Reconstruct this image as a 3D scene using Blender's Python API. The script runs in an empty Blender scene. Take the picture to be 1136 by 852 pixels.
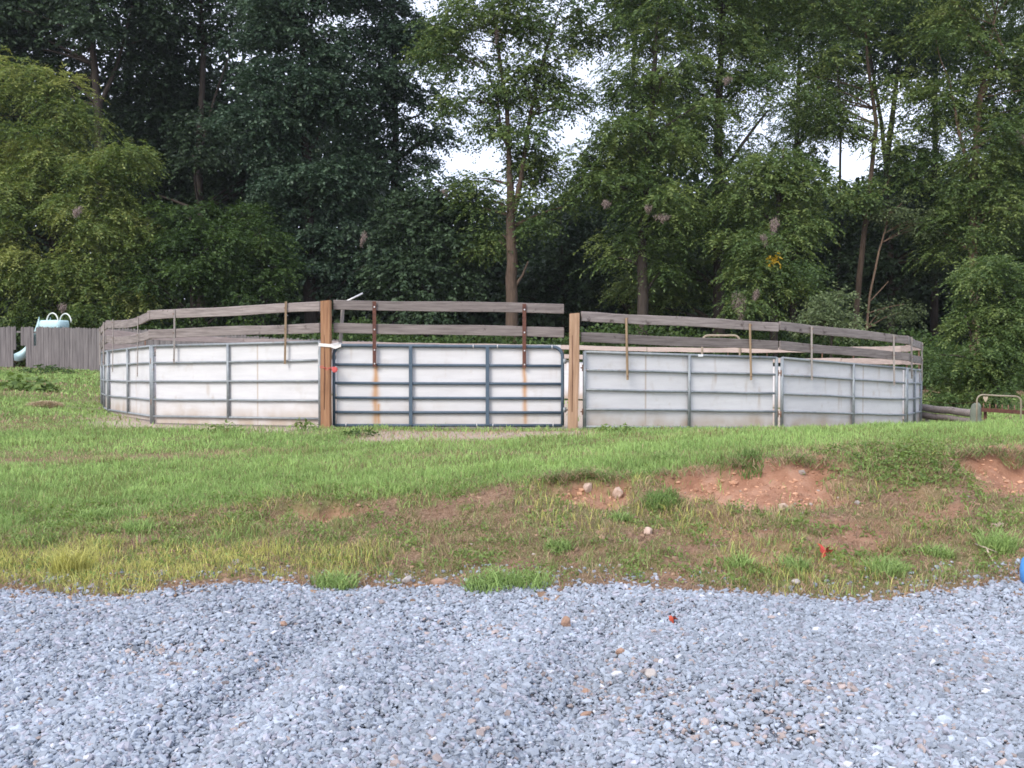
import bpy, math, random
import numpy as np
from mathutils import Vector

random.seed(7)
R = math.radians
SC = bpy.context.scene
COL = SC.collection
FPX = 1115.0            # focal length of the photo in its own pixels
HZ = 403.0              # row of the horizon in the photo
EYE = 1.5

# ------------------------------------------------------------------ noise
def vnoise(x, y, scale, seed=0):
    x = np.asarray(x, float) / scale + 137.3; y = np.asarray(y, float) / scale + 91.7
    xi = np.floor(x).astype(np.int64); yi = np.floor(y).astype(np.int64)
    fx = x - xi; fy = y - yi
    fx = fx * fx * (3 - 2 * fx); fy = fy * fy * (3 - 2 * fy)
    def h(a, b):
        n = (a * 374761393 + b * 668265263 + seed * 974634777) & 0xffffffff
        n = ((n ^ (n >> 13)) * 1274126177) & 0xffffffff
        n = n ^ (n >> 16)
        return (n & 0xffff) / 65535.0
    a = h(xi, yi); b = h(xi + 1, yi); c = h(xi, yi + 1); d = h(xi + 1, yi + 1)
    return (a * (1 - fx) + b * fx) * (1 - fy) + (c * (1 - fx) + d * fx) * fy

def fbm(x, y, scale, seed=0, octs=3):
    t = 0; a = 1; s = 0
    for i in range(octs):
        t = t + a * vnoise(x, y, scale / 2 ** i, seed + i * 17); s += a; a *= .55
    return t / s

def sstep(a, b, x):
    t = np.clip((np.asarray(x, float) - a) / (b - a), 0, 1)
    return t * t * (3 - 2 * t)

# ------------------------------------------------------------------ terrain
ROWS = [
 (6.0,  [-30, 30], [0, 0]),
 (6.8,  [-30, -9, 0, 30], [.04, .03, .03, .04]),
 (7.5,  [-30, -9, -4, 0, 2, 3.2, 4.5, 8, 30], [.12, .10, .07, .12, .14, .15, .17, .18, .2]),
 (8.1,  [-30, -9, -4, -2, 0, 2, 3.2, 4.5, 8, 30], [.2, .14, .10, .15, .21, .24, .27, .29, .30, .3]),
 (8.75,  [-30, -9, -4, -2, 0, 2, 3.2, 4.5, 8, 30], [.26, .18, .13, .23, .33, .41, .46, .51, .52, .5]),
 (9.1,  [-30, -9, -4, -2, 0, 2, 3.2, 4.5, 8, 30], [.28, .20, .15, .28, .43, .57, .66, .73, .75, .7]),
 (9.7,  [-30, -9, -4, -2, 0, 2, 3.2, 4.5, 8, 30], [.3, .22, .18, .34, .46, .60, .70, .77, .80, .8]),
 (11.,  [-30, -9, -4, -2, 0, 2, 3.2, 4.5, 6, 8, 30], [.4, .26, .25, .40, .48, .60, .70, .77, .82, .83, .8]),
 (13.,  [-30, -9, -6.5, -4, -2, 0, 2, 3.2, 4.5, 6, 8, 30], [.5, .32, .30, .36, .43, .48, .55, .61, .66, .70, .70, .6]),
 (14.8, [-30, -9, -6.5, -4, -2, 0, 2, 3.2, 4.5, 6, 8, 30], [.6, .38, .37, .42, .45, .46, .47, .48, .48, .48, .46, .3]),
 (16.,  [-30, -9, -6.5, -4, -3, 0, 2, 4.5, 6, 8, 30], [.7, .42, .40, .44, .47, .45, .43, .38, .35, .29, .1]),
 (18.,  [-30, -14, -9, -6.4, -4, 0, 4.6, 7.6, 10, 30], [.8, .6, .47, .41, .42, .40, .32, .19, .12, 0]),
 (20.,  [-30, -14, -9, -8, 0, 7.6, 10, 16, 30], [.9, .75, .53, .45, .38, .12, .07, .03, 0]),
 (23.,  [-30, -14, -9, 0, 9.3, 16, 30], [1., .82, .44, .35, .03, 0, 0]),
 (26.,  [-30, -14, -10, 0, 10, 30], [1.1, .85, .46, .30, 0, 0]),
 (30.,  [-30, -20, -14, -10, 0, 10, 30], [1.2, 1.05, .95, .52, .26, 0, 0]),
 (36.,  [-30, -22, -14, -8, -2.6, 1, 4.7, 8, 16, 30], [1.3, 1.15, 1., .5, .22, .2, .1, .08, 0, 0]),
 (42.,  [-30, -22, -16, -9, 0, 8, 16, 30], [1.4, 1.28, 1.1, .70, .45, .2, .1, 0]),
 (55.,  [-30, 0, 30], [1.6, .8, .4]),
 (80.,  [-30, 0, 30], [1.8, 1.3, 1.]),
]
_gx = np.arange(-30, 30.01, .2); _gy = np.arange(5.4, 80.01, .2)
_tab = np.array([np.interp(_gx, xs, zs) for _, xs, zs in ROWS])
_ry = np.array([r[0] for r in ROWS])
_G = np.array([np.interp(_gy, _ry, _tab[:, i]) for i in range(len(_gx))]).T      # [y, x]
def _blur(a, n, axis):
    for _ in range(n):
        p = np.pad(a, [(1, 1) if k == axis else (0, 0) for k in range(2)], mode='edge')
        a = (p.take(range(0, a.shape[axis]), axis) + 2 * p.take(range(1, a.shape[axis] + 1), axis) + p.take(range(2, a.shape[axis] + 2), axis)) / 4
    return a
_G = _blur(_blur(_G, 2, 0), 8, 1)

def edge_y(x):                      # where the gravel gives way to the bank
    x = np.asarray(x, float)
    return 6.52 + .16 * np.sin(x * 1.1 + 2.2) + .22 * (fbm(x, x * 0, .8, 5) - .5) + .22 * sstep(2.4, -.2, np.abs(x + 4.2)) * 0 + .10 * sstep(2, 4.5, x) + .22 * sstep(-2.2, -3.4, x)

def clay_mask(x, y):
    x = np.asarray(x, float); y = np.asarray(y, float)
    w = .34 * (fbm(x, y, .5, 21) - .5) + .34 * (fbm(x, y, .17, 22, 2) - .5)
    a = sstep(.98, .50, np.abs(x - 2.15 + w)) * sstep(.60, .30, np.abs(y - 8.84 + w * 1.2))
    b = sstep(.95, .5, np.abs(x - 1.05)) * sstep(.40, .18, np.abs(y - 8.86 + w)) * .85 * sstep(.25, .5, fbm(x, y, .4, 23, 2))
    c = sstep(.95, .5, np.abs(x - 4.80 + w)) * sstep(.68, .34, np.abs(y - 8.95 + w * 1.4 + .12 * (x - 4)))
    d = sstep(.5, .2, np.abs(x + 1.65 + w)) * sstep(.30, .12, np.abs(y - 8.65 + w)) * .8
    return np.clip(np.maximum.reduce([a, b, c, d]), 0, 1)

def height(x, y):
    x = np.asarray(x, float); y = np.asarray(y, float)
    cx = np.clip((np.clip(x, -29.9, 29.9) - _gx[0]) / .2, 0, len(_gx) - 1.001)
    cy = np.clip((np.clip(y, 5.4, 79.9) - _gy[0]) / .2, 0, len(_gy) - 1.001)
    ix = cx.astype(int); iy = cy.astype(int); fx = cx - ix; fy = cy - iy
    z = (_G[iy, ix] * (1 - fx) + _G[iy, ix + 1] * fx) * (1 - fy) + (_G[iy + 1, ix] * (1 - fx) + _G[iy + 1, ix + 1] * fx) * fy
    grassy = sstep(6.5, 7.3, y)
    bank = grassy * sstep(10.5, 9., y)
    z = z + grassy * .05 * (fbm(x, y, 1.6, 3) - .5) + bank * .11 * (fbm(x, y, .55, 4) - .5) * (.5 + sstep(-2, 2, x))
    cm = clay_mask(x, y)
    z = z - .18 * cm * sstep(9.28 + .10 * (fbm(x, y * 0, .35, 9) - .5), 9.06, y) * (.55 + .45 * sstep(8.4, 8.9, y)) + cm * .10 * (fbm(x, y, .2, 8, 3) - .5) + cm * .07 * (fbm(x, y * .25, .11, 18, 2) - .5)
    # wheel tracks and heaped ridges in the gravel
    g = 1 - grassy
    z = z + g * (.10 * (fbm(x, y, .8, 12) - .5) + .03 * np.sin(x * 2.3 + y * .9) + sstep(6.3, 5.3, y) * (-.07 * sstep(.28, 0, np.abs(x + 1.25 - .12 * (y - 4))) - .07 * sstep(.28, 0, np.abs(x - .22 - .16 * (y - 4))) + .04 * sstep(.3, 0, np.abs(x + .85 - .12 * (y - 4))) + .04 * sstep(.3, 0, np.abs(x + .2 - .16 * (y - 4)))))
    return z

def P(px, py):                       # where the sight line of a photo pixel meets the ground
    d = np.arange(3, 70, .02)
    z = EYE + (HZ - py) / FPX * d
    h = height((px - 568) / FPX * d, d)
    i = int(np.argmax(h >= z)) or len(d) - 1
    return float((px - 568) / FPX * d[i]), float(d[i]), float(h[i])

def H1(x, y): return float(height(np.array([x]), np.array([y]))[0])

# ------------------------------------------------------------------ materials
def new_mat(name):
    m = bpy.data.materials.new(name); m.use_nodes = True
    nt = m.node_tree; nt.nodes.clear()
    return m, nt.nodes, nt.links

def N(nodes, kind, **kw):
    n = nodes.new(kind)
    for k, v in kw.items():
        if k in n.inputs: n.inputs[k].default_value = v
        else: setattr(n, k, v)
    return n

def ramp(nodes, stops):
    r = nodes.new('ShaderNodeValToRGB'); e = r.color_ramp.elements
    e[0].position, e[0].color = stops[0][0], (*stops[0][1], 1)
    e[1].position, e[1].color = stops[-1][0], (*stops[-1][1], 1)
    for p, c in stops[1:-1]:
        q = e.new(p); q.color = (*c, 1)
    return r

def surf_mat(name, stops, scale=(1, 1, 1), nscale=4, rough=.7, detail=5, bump=.15, spec=.3, metal=0, stain=None, stain_attr=False, bdist=.01, tone=0):
    m, n, l = new_mat(name)
    out = N(n, 'ShaderNodeOutputMaterial'); b = N(n, 'ShaderNodeBsdfPrincipled', Roughness=rough, Metallic=metal)
    b.inputs['Specular IOR Level'].default_value = spec
    tc = N(n, 'ShaderNodeTexCoord'); mp = N(n, 'ShaderNodeMapping', Scale=scale)
    oi = N(n, 'ShaderNodeObjectInfo')
    add = N(n, 'ShaderNodeVectorMath', operation='ADD'); mul = N(n, 'ShaderNodeMath', operation='MULTIPLY'); mul.inputs[1].default_value = 37
    l.new(oi.outputs['Random'], mul.inputs[0]); l.new(tc.outputs['Object'], mp.inputs[0]); l.new(mp.outputs[0], add.inputs[0]); l.new(mul.outputs[0], add.inputs[1])
    nz = N(n, 'ShaderNodeTexNoise', Scale=nscale, Detail=detail, Roughness=.65)
    l.new(add.outputs[0], nz.inputs['Vector'])
    r = ramp(n, stops); l.new(nz.outputs['Fac'], r.inputs[0])
    col = r.outputs[0]
    if stain:
        n2 = N(n, 'ShaderNodeTexNoise', Scale=stain[1], Detail=6, Roughness=.7)
        l.new(tc.outputs['Object'], n2.inputs['Vector'])
        r2 = ramp(n, [(stain[2], (0, 0, 0)), (stain[3], (1, 1, 1))]); l.new(n2.outputs['Fac'], r2.inputs[0])
        mx = N(n, 'ShaderNodeMixRGB'); mx.inputs[2].default_value = (*stain[0], 1)
        l.new(r2.outputs[0], mx.inputs[0]); l.new(col, mx.inputs[1]); col = mx.outputs[0]
    if stain_attr:
        at = N(n, 'ShaderNodeAttribute', attribute_name='wear')
        mx = N(n, 'ShaderNodeMixRGB'); mx.inputs[0].default_value = 1
        sp = N(n, 'ShaderNodeSeparateColor'); l.new(at.outputs['Color'], sp.inputs[0])
        mx.inputs[2].default_value = (.46, .205, .045, 1); l.new(sp.outputs[0], mx.inputs[0]); l.new(col, mx.inputs[1])
        m2 = N(n, 'ShaderNodeMixRGB'); m2.inputs[2].default_value = (.36, .27, .19, 1)
        l.new(sp.outputs[1], m2.inputs[0]); l.new(mx.outputs[0], m2.inputs[1]); col = m2.outputs[0]
    if tone:
        hv = N(n, 'ShaderNodeHueSaturation'); mr = N(n, 'ShaderNodeMapRange'); mr.inputs[3].default_value = 1 - tone; mr.inputs[4].default_value = 1 + tone
        l.new(oi.outputs['Random'], mr.inputs[0]); l.new(mr.outputs[0], hv.inputs['Value']); l.new(col, hv.inputs['Color']); col = hv.outputs[0]
    l.new(col, b.inputs['Base Color'])
    if bump:
        bp = N(n, 'ShaderNodeBump', Strength=bump, Distance=bdist); l.new(nz.outputs['Fac'], bp.inputs['Height']); l.new(bp.outputs[0], b.inputs['Normal'])
    l.new(b.outputs[0], out.inputs[0])
    return m

def leaf_mat(name, dark, mid, light, trans=.32, rough=.55, spec=.35, patch=None):
    m, n, l = new_mat(name)
    out = N(n, 'ShaderNodeOutputMaterial'); b = N(n, 'ShaderNodeBsdfPrincipled', Roughness=rough)
    b.inputs['Specular IOR Level'].default_value = spec
    at = N(n, 'ShaderNodeAttribute', attribute_name='tint')
    r = ramp(n, [(0, dark), (.5, mid), (.93, light)] + ([(1., patch)] if patch else []))
    l.new(at.outputs['Fac'], r.inputs[0]); l.new(r.outputs[0], b.inputs['Base Color'])
    t = N(n, 'ShaderNodeBsdfTranslucent')
    hs = N(n, 'ShaderNodeHueSaturation', Hue=.49, Saturation=1.1, Value=1.25); l.new(r.outputs[0], hs.inputs['Color']); l.new(hs.outputs[0], t.inputs[0])
    mx = N(n, 'ShaderNodeMixShader', Fac=trans); l.new(b.outputs[0], mx.inputs[1]); l.new(t.outputs[0], mx.inputs[2]); l.new(mx.outputs[0], out.inputs[0])
    return m

def color_attr_mat(name, rough=.8, spec=.25, trans=0):
    m, n, l = new_mat(name)
    out = N(n, 'ShaderNodeOutputMaterial'); b = N(n, 'ShaderNodeBsdfPrincipled', Roughness=rough)
    b.inputs['Specular IOR Level'].default_value = spec
    at = N(n, 'ShaderNodeAttribute', attribute_name='tint'); l.new(at.outputs['Color'], b.inputs['Base Color'])
    sh = b.outputs[0]
    if trans:
        t = N(n, 'ShaderNodeBsdfTranslucent'); l.new(at.outputs['Color'], t.inputs[0])
        mx = N(n, 'ShaderNodeMixShader', Fac=trans); l.new(sh, mx.inputs[1]); l.new(t.outputs[0], mx.inputs[2]); sh = mx.outputs[0]
    l.new(sh, out.inputs[0])
    return m

M = {}
M['galv'] = surf_mat('galvanised_steel', [(.3, (.205, .228, .243)), (.7, (.31, .335, .35))], nscale=14, rough=.5, metal=.25, bump=.05, stain=((.22, .13, .08), 9, .62, .72))
M['bluegate'] = surf_mat('blue_grey_painted_steel', [(.3, (.048, .078, .112)), (.7, (.078, .112, .15))], nscale=12, rough=.45, bump=.05, spec=.4, stain=((.2, .1, .06), 12, .66, .75))
M['white'] = surf_mat('white_painted_plywood', [(.25, (.53, .525, .535)), (.55, (.60, .595, .605)), (.8, (.65, .645, .655))], scale=(.7, 1, 5), nscale=2.2, rough=.6, bump=.12, stain=((.44, .40, .355), 2.6, .56, .88), stain_attr=True)
M['greywood'] = surf_mat('weathered_grey_board', [(.25, (.115, .095, .09)), (.5, (.215, .185, .175)), (.75, (.315, .275, .26))], scale=(.9, 14, 14), nscale=2.6, rough=.85, bump=.4, stain=((.065, .05, .045), 5, .60, .70), tone=.28)
M['palewood'] = surf_mat('pale_pinkish_board', [(.25, (.28, .23, .205)), (.5, (.42, .345, .31)), (.75, (.50, .43, .385))], scale=(.9, 14, 14), nscale=2.4, rough=.85, bump=.3)
M['tanwood'] = surf_mat('tan_wood_stake', [(.25, (.17, .115, .07)), (.5, (.26, .185, .115)), (.75, (.34, .25, .16))], scale=(14, 14, 1), nscale=2.6, rough=.8, bump=.3)
M['greystake'] = surf_mat('grey_wood_stake', [(.25, (.20, .18, .165)), (.7, (.36, .325, .30))], scale=(14, 14, 1), nscale=2.6, rough=.85, bump=.3)
M['post'] = surf_mat('orange_brown_timber', [(.22, (.14, .068, .035)), (.45, (.28, .145, .078)), (.6, (.34, .185, .10)), (.8, (.40, .245, .145))], scale=(13, 13, .7), nscale=2.2, rough=.75, bump=.45, stain=((.10, .05, .03), 4, .60, .72))
M['postpale'] = surf_mat('pale_brown_timber', [(.22, (.19, .11, .07)), (.45, (.34, .215, .135)), (.6, (.41, .27, .18)), (.8, (.47, .33, .23))], scale=(13, 13, .7), nscale=2.2, rough=.8, bump=.45, stain=((.18, .09, .05), 6, .66, .74))
M['rust'] = surf_mat('rusty_angle_iron', [(.3, (.065, .028, .024)), (.7, (.15, .065, .045))], nscale=18, rough=.85, bump=.3)
M['rustpale'] = surf_mat('brown_rusty_steel', [(.3, (.14, .075, .05)), (.7, (.28, .16, .11))], nscale=16, rough=.85, bump=.3)
M['zinc'] = surf_mat('zinc_hardware', [(.3, (.5, .5, .5)), (.7, (.66, .66, .66))], nscale=20, rough=.4, metal=.5, bump=0)
M['rope'] = surf_mat('white_strap', [(.3, (.68, .64, .6)), (.7, (.8, .77, .74))], nscale=40, rough=.9, bump=.3)
M['red'] = surf_mat('red_plastic', [(.3, (.50, .07, .065)), (.7, (.62, .12, .11))], nscale=10, rough=.4, bump=0, spec=.5)
M['fence'] = surf_mat('weathered_fence_picket', [(.2, (.068, .062, .063)), (.5, (.148, .135, .136)), (.8, (.245, .226, .224))], scale=(7, 7, .5), nscale=2.0, rough=.9, bump=.3)
M['turq'] = surf_mat('turquoise_plastic', [(.3, (.44, .64, .66)), (.7, (.52, .70, .72))], nscale=3, rough=.4, bump=0, spec=.5)
M['bluepl'] = surf_mat('blue_plastic', [(.3, (.05, .22, .58)), (.7, (.09, .30, .68))], nscale=5, rough=.4, bump=.05, spec=.5)
M['whitetube'] = surf_mat('white_tube', [(.3, (.66, .7, .66)), (.7, (.76, .79, .75))], nscale=8, rough=.4, bump=0)
M['beigetube'] = surf_mat('beige_painted_tube', [(.3, (.24, .20, .15)), (.7, (.34, .29, .22))], nscale=8, rough=.55, bump=.05, stain=((.2, .12, .07), 7, .6, .7))
M['barrel'] = surf_mat('mossy_grey_stump', [(.3, (.12, .14, .11)), (.7, (.22, .24, .20))], nscale=7, rough=.95, bump=.6)
M['bark'] = surf_mat('grey_brown_bark', [(.3, (.030, .024, .020)), (.7, (.075, .060, .050))], scale=(5, 5, .8), nscale=2.5, rough=.95, bump=.8, bdist=.05)
M['barkwarm'] = surf_mat('warm_brown_bark', [(.3, (.12, .080, .055)), (.7, (.24, .165, .115))], scale=(5, 5, .8), nscale=2.5, rough=.95, bump=.8, bdist=.05)
M['barkmid'] = surf_mat('brown_bark', [(.3, (.055, .038, .028)), (.7, (.125, .088, .064))], scale=(5, 5, .8), nscale=2.5, rough=.95, bump=.8, bdist=.05)
M['rock'] = surf_mat('pinkish_tan_rock', [(.3, (.42, .30, .23)), (.7, (.58, .45, .37))], nscale=12, rough=.9, bump=.5)
M['orangerock'] = surf_mat('orange_brown_rock', [(.3, (.27, .165, .115)), (.7, (.37, .245, .185))], nscale=20, rough=.9, bump=.5)
M['palerock'] = surf_mat('pale_rock', [(.3, (.33, .30, .275)), (.7, (.47, .43, .405))], nscale=14, rough=.9, bump=.4)
M['redleaf'] = surf_mat('red_dead_leaf', [(.3, (.36, .05, .03)), (.7, (.48, .10, .05))], nscale=20, rough=.7, bump=.2)
M['stick'] = surf_mat('pale_dead_stick', [(.3, (.36, .28, .21)), (.7, (.5, .41, .32))], nscale=14, rough=.9, bump=.4)
M['label'] = surf_mat('white_tag_metal', [(.3, (.75, .76, .78)), (.7, (.82, .83, .85))], nscale=5, rough=.4, bump=0)
M['walnut'] = leaf_mat('yellow_green_leaf', (.064, .112, .028), (.155, .215, .056), (.300, .330, .100))
M['olive'] = leaf_mat('olive_green_leaf', (.052, .094, .030), (.102, .162, .048), (.190, .245, .074))
M['teal'] = leaf_mat('blue_green_leaf', (.028, .058, .033), (.052, .096, .053), (.088, .142, .080), trans=.2, spec=.5)
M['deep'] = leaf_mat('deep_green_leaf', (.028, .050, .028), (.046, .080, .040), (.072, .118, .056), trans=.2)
M['green'] = leaf_mat('mid_green_leaf', (.035, .068, .020), (.062, .112, .030), (.105, .165, .042))
M['pale'] = leaf_mat('pale_green_leaf', (.070, .105, .045), (.125, .170, .075), (.20, .25, .12))
M['weed'] = leaf_mat('weed_leaf', (.085, .135, .035), (.155, .235, .06), (.25, .33, .095))
M['yellowleaf'] = leaf_mat('yellow_leaf', (.55, .36, .03), (.66, .45, .04), (.72, .52, .06))
M['blade'] = color_attr_mat('grass_blade', rough=.6, spec=.3, trans=.3)
M['stone'] = color_attr_mat('crushed_stone', rough=.75, spec=.3)

def web_mat():
    m, n, l = new_mat('silk_web')
    out = N(n, 'ShaderNodeOutputMaterial')
    d = N(n, 'ShaderNodeBsdfDiffuse'); d.inputs[0].default_value = (.34, .27, .245, 1)
    t = N(n, 'ShaderNodeBsdfTranslucent'); t.inputs[0].default_value = (.30, .24, .215, 1)
    m1 = N(n, 'ShaderNodeMixShader', Fac=.4); l.new(d.outputs[0], m1.inputs[1]); l.new(t.outputs[0], m1.inputs[2])
    tr = N(n, 'ShaderNodeBsdfTransparent'); tc = N(n, 'ShaderNodeTexCoord'); nz = N(n, 'ShaderNodeTexNoise', Scale=14, Detail=3)
    l.new(tc.outputs['Object'], nz.inputs['Vector'])
    r = ramp(n, [(.38, (.3, .3, .3)), (.62, (.95, .95, .95))]); l.new(nz.outputs['Fac'], r.inputs[0])
    m2 = N(n, 'ShaderNodeMixShader'); l.new(r.outputs[0], m2.inputs[0]); l.new(tr.outputs[0], m2.inputs[1]); l.new(m1.outputs[0], m2.inputs[2])
    l.new(m2.outputs[0], out.inputs[0])
    return m
M['web'] = web_mat()

def ground_mat():
    m, n, l = new_mat('earth_and_turf')
    out = N(n, 'ShaderNodeOutputMaterial'); b = N(n, 'ShaderNodeBsdfPrincipled', Roughness=.95)
    b.inputs['Specular IOR Level'].default_value = .15
    tc = N(n, 'ShaderNodeTexCoord'); at = N(n, 'ShaderNodeAttribute', attribute_name='zone'); sp = N(n, 'ShaderNodeSeparateColor')
    l.new(at.outputs['Color'], sp.inputs[0])
    def nz(scale, detail=6):
        q = N(n, 'ShaderNodeTexNoise', Scale=scale, Detail=detail, Roughness=.65); l.new(tc.outputs['Object'], q.inputs['Vector']); return q
    n1 = nz(5); n2 = nz(34); n3 = nz(110, 3)
    soil = ramp(n, [(.3, (.150, .090, .055)), (.5, (.235, .150, .098)), (.72, (.34, .235, .165))]); l.new(n2.outputs['Fac'], soil.inputs[0])
    clay = ramp(n, [(.25, (.24, .115, .07)), (.5, (.37, .20, .13)), (.75, (.48, .30, .215))]); l.new(n1.outputs['Fac'], clay.inputs[0])
    turf = ramp(n, [(.3, (.095, .105, .035)), (.5, (.14, .175, .055)), (.72, (.20, .19, .08))]); l.new(n2.outputs['Fac'], turf.inputs[0])
    sand = ramp(n, [(.3, (.40, .32, .25)), (.7, (.53, .44, .36))]); l.new(n2.outputs['Fac'], sand.inputs[0])
    cur = soil.outputs[0]
    for k, q in ((1, turf), (0, clay), (2, sand)):
        mx = N(n, 'ShaderNodeMixRGB'); l.new(sp.outputs[k], mx.inputs[0]); l.new(cur, mx.inputs[1]); l.new(q.outputs[0], mx.inputs[2]); cur = mx.outputs[0]
    l.new(cur, b.inputs['Base Color'])
    ad = N(n, 'ShaderNodeMath', operation='ADD'); l.new(n2.outputs['Fac'], ad.inputs[0]); l.new(n3.outputs['Fac'], ad.inputs[1])
    bp = N(n, 'ShaderNodeBump', Strength=.7, Distance=.02); l.new(ad.outputs[0], bp.inputs['Height']); l.new(bp.outputs[0], b.inputs['Normal'])
    l.new(b.outputs[0], out.inputs[0])
    return m
M['ground'] = ground_mat()
M['gravelbed'] = surf_mat('gravel_bed', [(.30, (.09, .10, .125)), (.48, (.22, .25, .30)), (.7, (.32, .35, .42))], nscale=38, rough=.95, bump=1., bdist=.03)

# ------------------------------------------------------------------ object helpers
def link(o, parent=None):
    COL.objects.link(o)
    if parent is not None: o.parent = parent
    return o

def tag(o, label=None, cat=None, group=None, kind=None):
    if label: o['label'] = label
    if cat: o['category'] = cat
    if group: o['group'] = group
    if kind: o['kind'] = kind
    return o

def thing(name, label, cat, loc, rz=0, group=None):
    o = bpy.data.objects.new(name, None); o.empty_display_size = .2
    link(o); o.location = loc; o.rotation_euler = (0, 0, rz)
    return tag(o, label, cat, group)

def np_mesh(name, V, F, mat, parent=None, attr=None, smooth=False):
    """V (n,3), F (m,k) one face size"""
    me = bpy.data.meshes.new(name)
    V = np.ascontiguousarray(V, np.float32); F = np.ascontiguousarray(F, np.int32)
    k = F.shape[1]
    me.vertices.add(len(V)); me.vertices.foreach_set('co', V.ravel())
    me.loops.add(F.size); me.loops.foreach_set('vertex_index', F.ravel())
    me.polygons.add(len(F)); me.polygons.foreach_set('loop_start', np.arange(0, F.size, k, dtype=np.int32))
    me.polygons.foreach_set('use_smooth', np.full(len(F), smooth))
    me.update(calc_edges=True)
    if attr:
        for nm, (typ, dom, data) in attr.items():
            a = me.attributes.new(nm, typ, dom)
            a.data.foreach_set('color' if typ == 'FLOAT_COLOR' else 'value', np.ascontiguousarray(data, np.float32).ravel())
    me.materials.append(mat)
    return link(bpy.data.objects.new(name, me), parent)

class MB:
    def __init__(s): s.v = []; s.f = []; s.sm = []
    def add(s, vs, fs, smooth=False):
        o = len(s.v); s.v += [tuple(v) for v in vs]; s.f += [tuple(i + o for i in f) for f in fs]; s.sm += [smooth] * len(fs)
    def box(s, x0, x1, y0, y1, z0, z1, sh=0, c=.0):
        """box whose z may climb along x by sh per metre; c chamfers the long edges"""
        cx = [(y0 + c, z0), (y1 - c, z0), (y1, z0 + c), (y1, z1 - c), (y1 - c, z1), (y0 + c, z1), (y0, z1 - c), (y0, z0 + c)] if c else [(y0, z0), (y1, z0), (y1, z1), (y0, z1)]
        n = len(cx); vs = []
        for x in (x0, x1):
            for y, z in cx: vs.append((x, y, z + sh * x))
        fs = [tuple(range(n - 1, -1, -1))[::-1][::-1], tuple(range(n, 2 * n))]
        for i in range(n):
            j = (i + 1) % n; fs.append((i, j, n + j, n + i))
        s.add(vs, fs)
    def beam(s, pts, w, h, c=.006, twist=0, rnd=None, face=(0, -1, 0)):
        """board of width w (thickness) and height h swept along pts with its faces upright"""
        vs = []; n = len(pts)
        for i, p in enumerate(pts):
            p = Vector(p); a = Vector(pts[max(0, i - 1)]); b = Vector(pts[min(n - 1, i + 1)])
            t = (b - a).normalized(); side = Vector((-t.y, t.x, 0)).normalized(); up = t.cross(side) * -1
            up = Vector((0, 0, 1))
            dh = rnd.uniform(-.004, .004) if rnd else 0
            for (u, q) in ((-w / 2 + c, -h / 2), (w / 2 - c, -h / 2), (w / 2, -h / 2 + c), (w / 2, h / 2 - c), (w / 2 - c, h / 2), (-w / 2 + c, h / 2), (-w / 2, h / 2 - c), (-w / 2, -h / 2 + c)):
                vs.append(p + side * u + up * (q + (dh if q > 0 else -dh)))
        fs = [tuple(range(8)), tuple(range(8 * n - 8, 8 * n))[::-1]]
        for i in range(n - 1):
            for k in range(8):
                j = (k + 1) % 8
                fs.append((i * 8 + k, i * 8 + 8 + k, i * 8 + 8 + j, i * 8 + j))
        s.add(vs, fs)
    def tube(s, pts, r, n=8, closed=False, smooth=True):
        m = len(pts); vs = []; rs = r if hasattr(r, '__len__') else [r] * m
        prev = None
        for i in range(m):
            p = Vector(pts[i])
            if closed: a, b = Vector(pts[i - 1]), Vector(pts[(i + 1) % m])
            else: a, b = Vector(pts[max(0, i - 1)]), Vector(pts[min(m - 1, i + 1)])
            t = (b - a).normalized()
            if prev is None:
                u = t.cross(Vector((0, 0, 1)) if abs(t.z) < .9 else Vector((0, 1, 0))).normalized()
            else:
                u = (prev - t * prev.dot(t)).normalized()
            prev = u; w = t.cross(u)
            for k in range(n):
                a_ = 2 * math.pi * k / n
                vs.append(p + (u * math.cos(a_) + w * math.sin(a_)) * rs[i])
        fs = []
        for i in range(m if closed else m - 1):
            j = (i + 1) % m
            for k in range(n):
                q = (k + 1) % n
                fs.append((i * n + k, i * n + q, j * n + q, j * n + k))
        s.add(vs, fs, smooth)
        if not closed:
            o = len(s.v) - m * n
            s.f.append(tuple(o + k for k in range(n))[::-1]); s.sm.append(False)
            s.f.append(tuple(o + (m - 1) * n + k for k in range(n))); s.sm.append(False)
    def lump(s, c, r, sub=2, seed=0, amp=.25, flat=1.):
        rr = np.random.default_rng(seed)
        V, F = ICO[sub]
        k = rr.normal(size=(5, 3)); ph = rr.uniform(0, 6, 5)
        d = 1 + amp * sum(np.sin(V @ (k[i] * 1.6) + ph[i]) for i in range(5)) / 2.2
        W = V * d[:, None] * np.array(r)
        s.add([tuple(np.array(c) + w) for w in W], [tuple(f) for f in F], True)
    def build(s, name, mat, parent=None):
        me = bpy.data.meshes.new(name); me.from_pydata([tuple(v) for v in s.v], [], s.f); me.update()
        me.polygons.foreach_set('use_smooth', s.sm); me.materials.append(M[mat] if isinstance(mat, str) else mat)
        return link(bpy.data.objects.new(name, me), parent)

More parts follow.
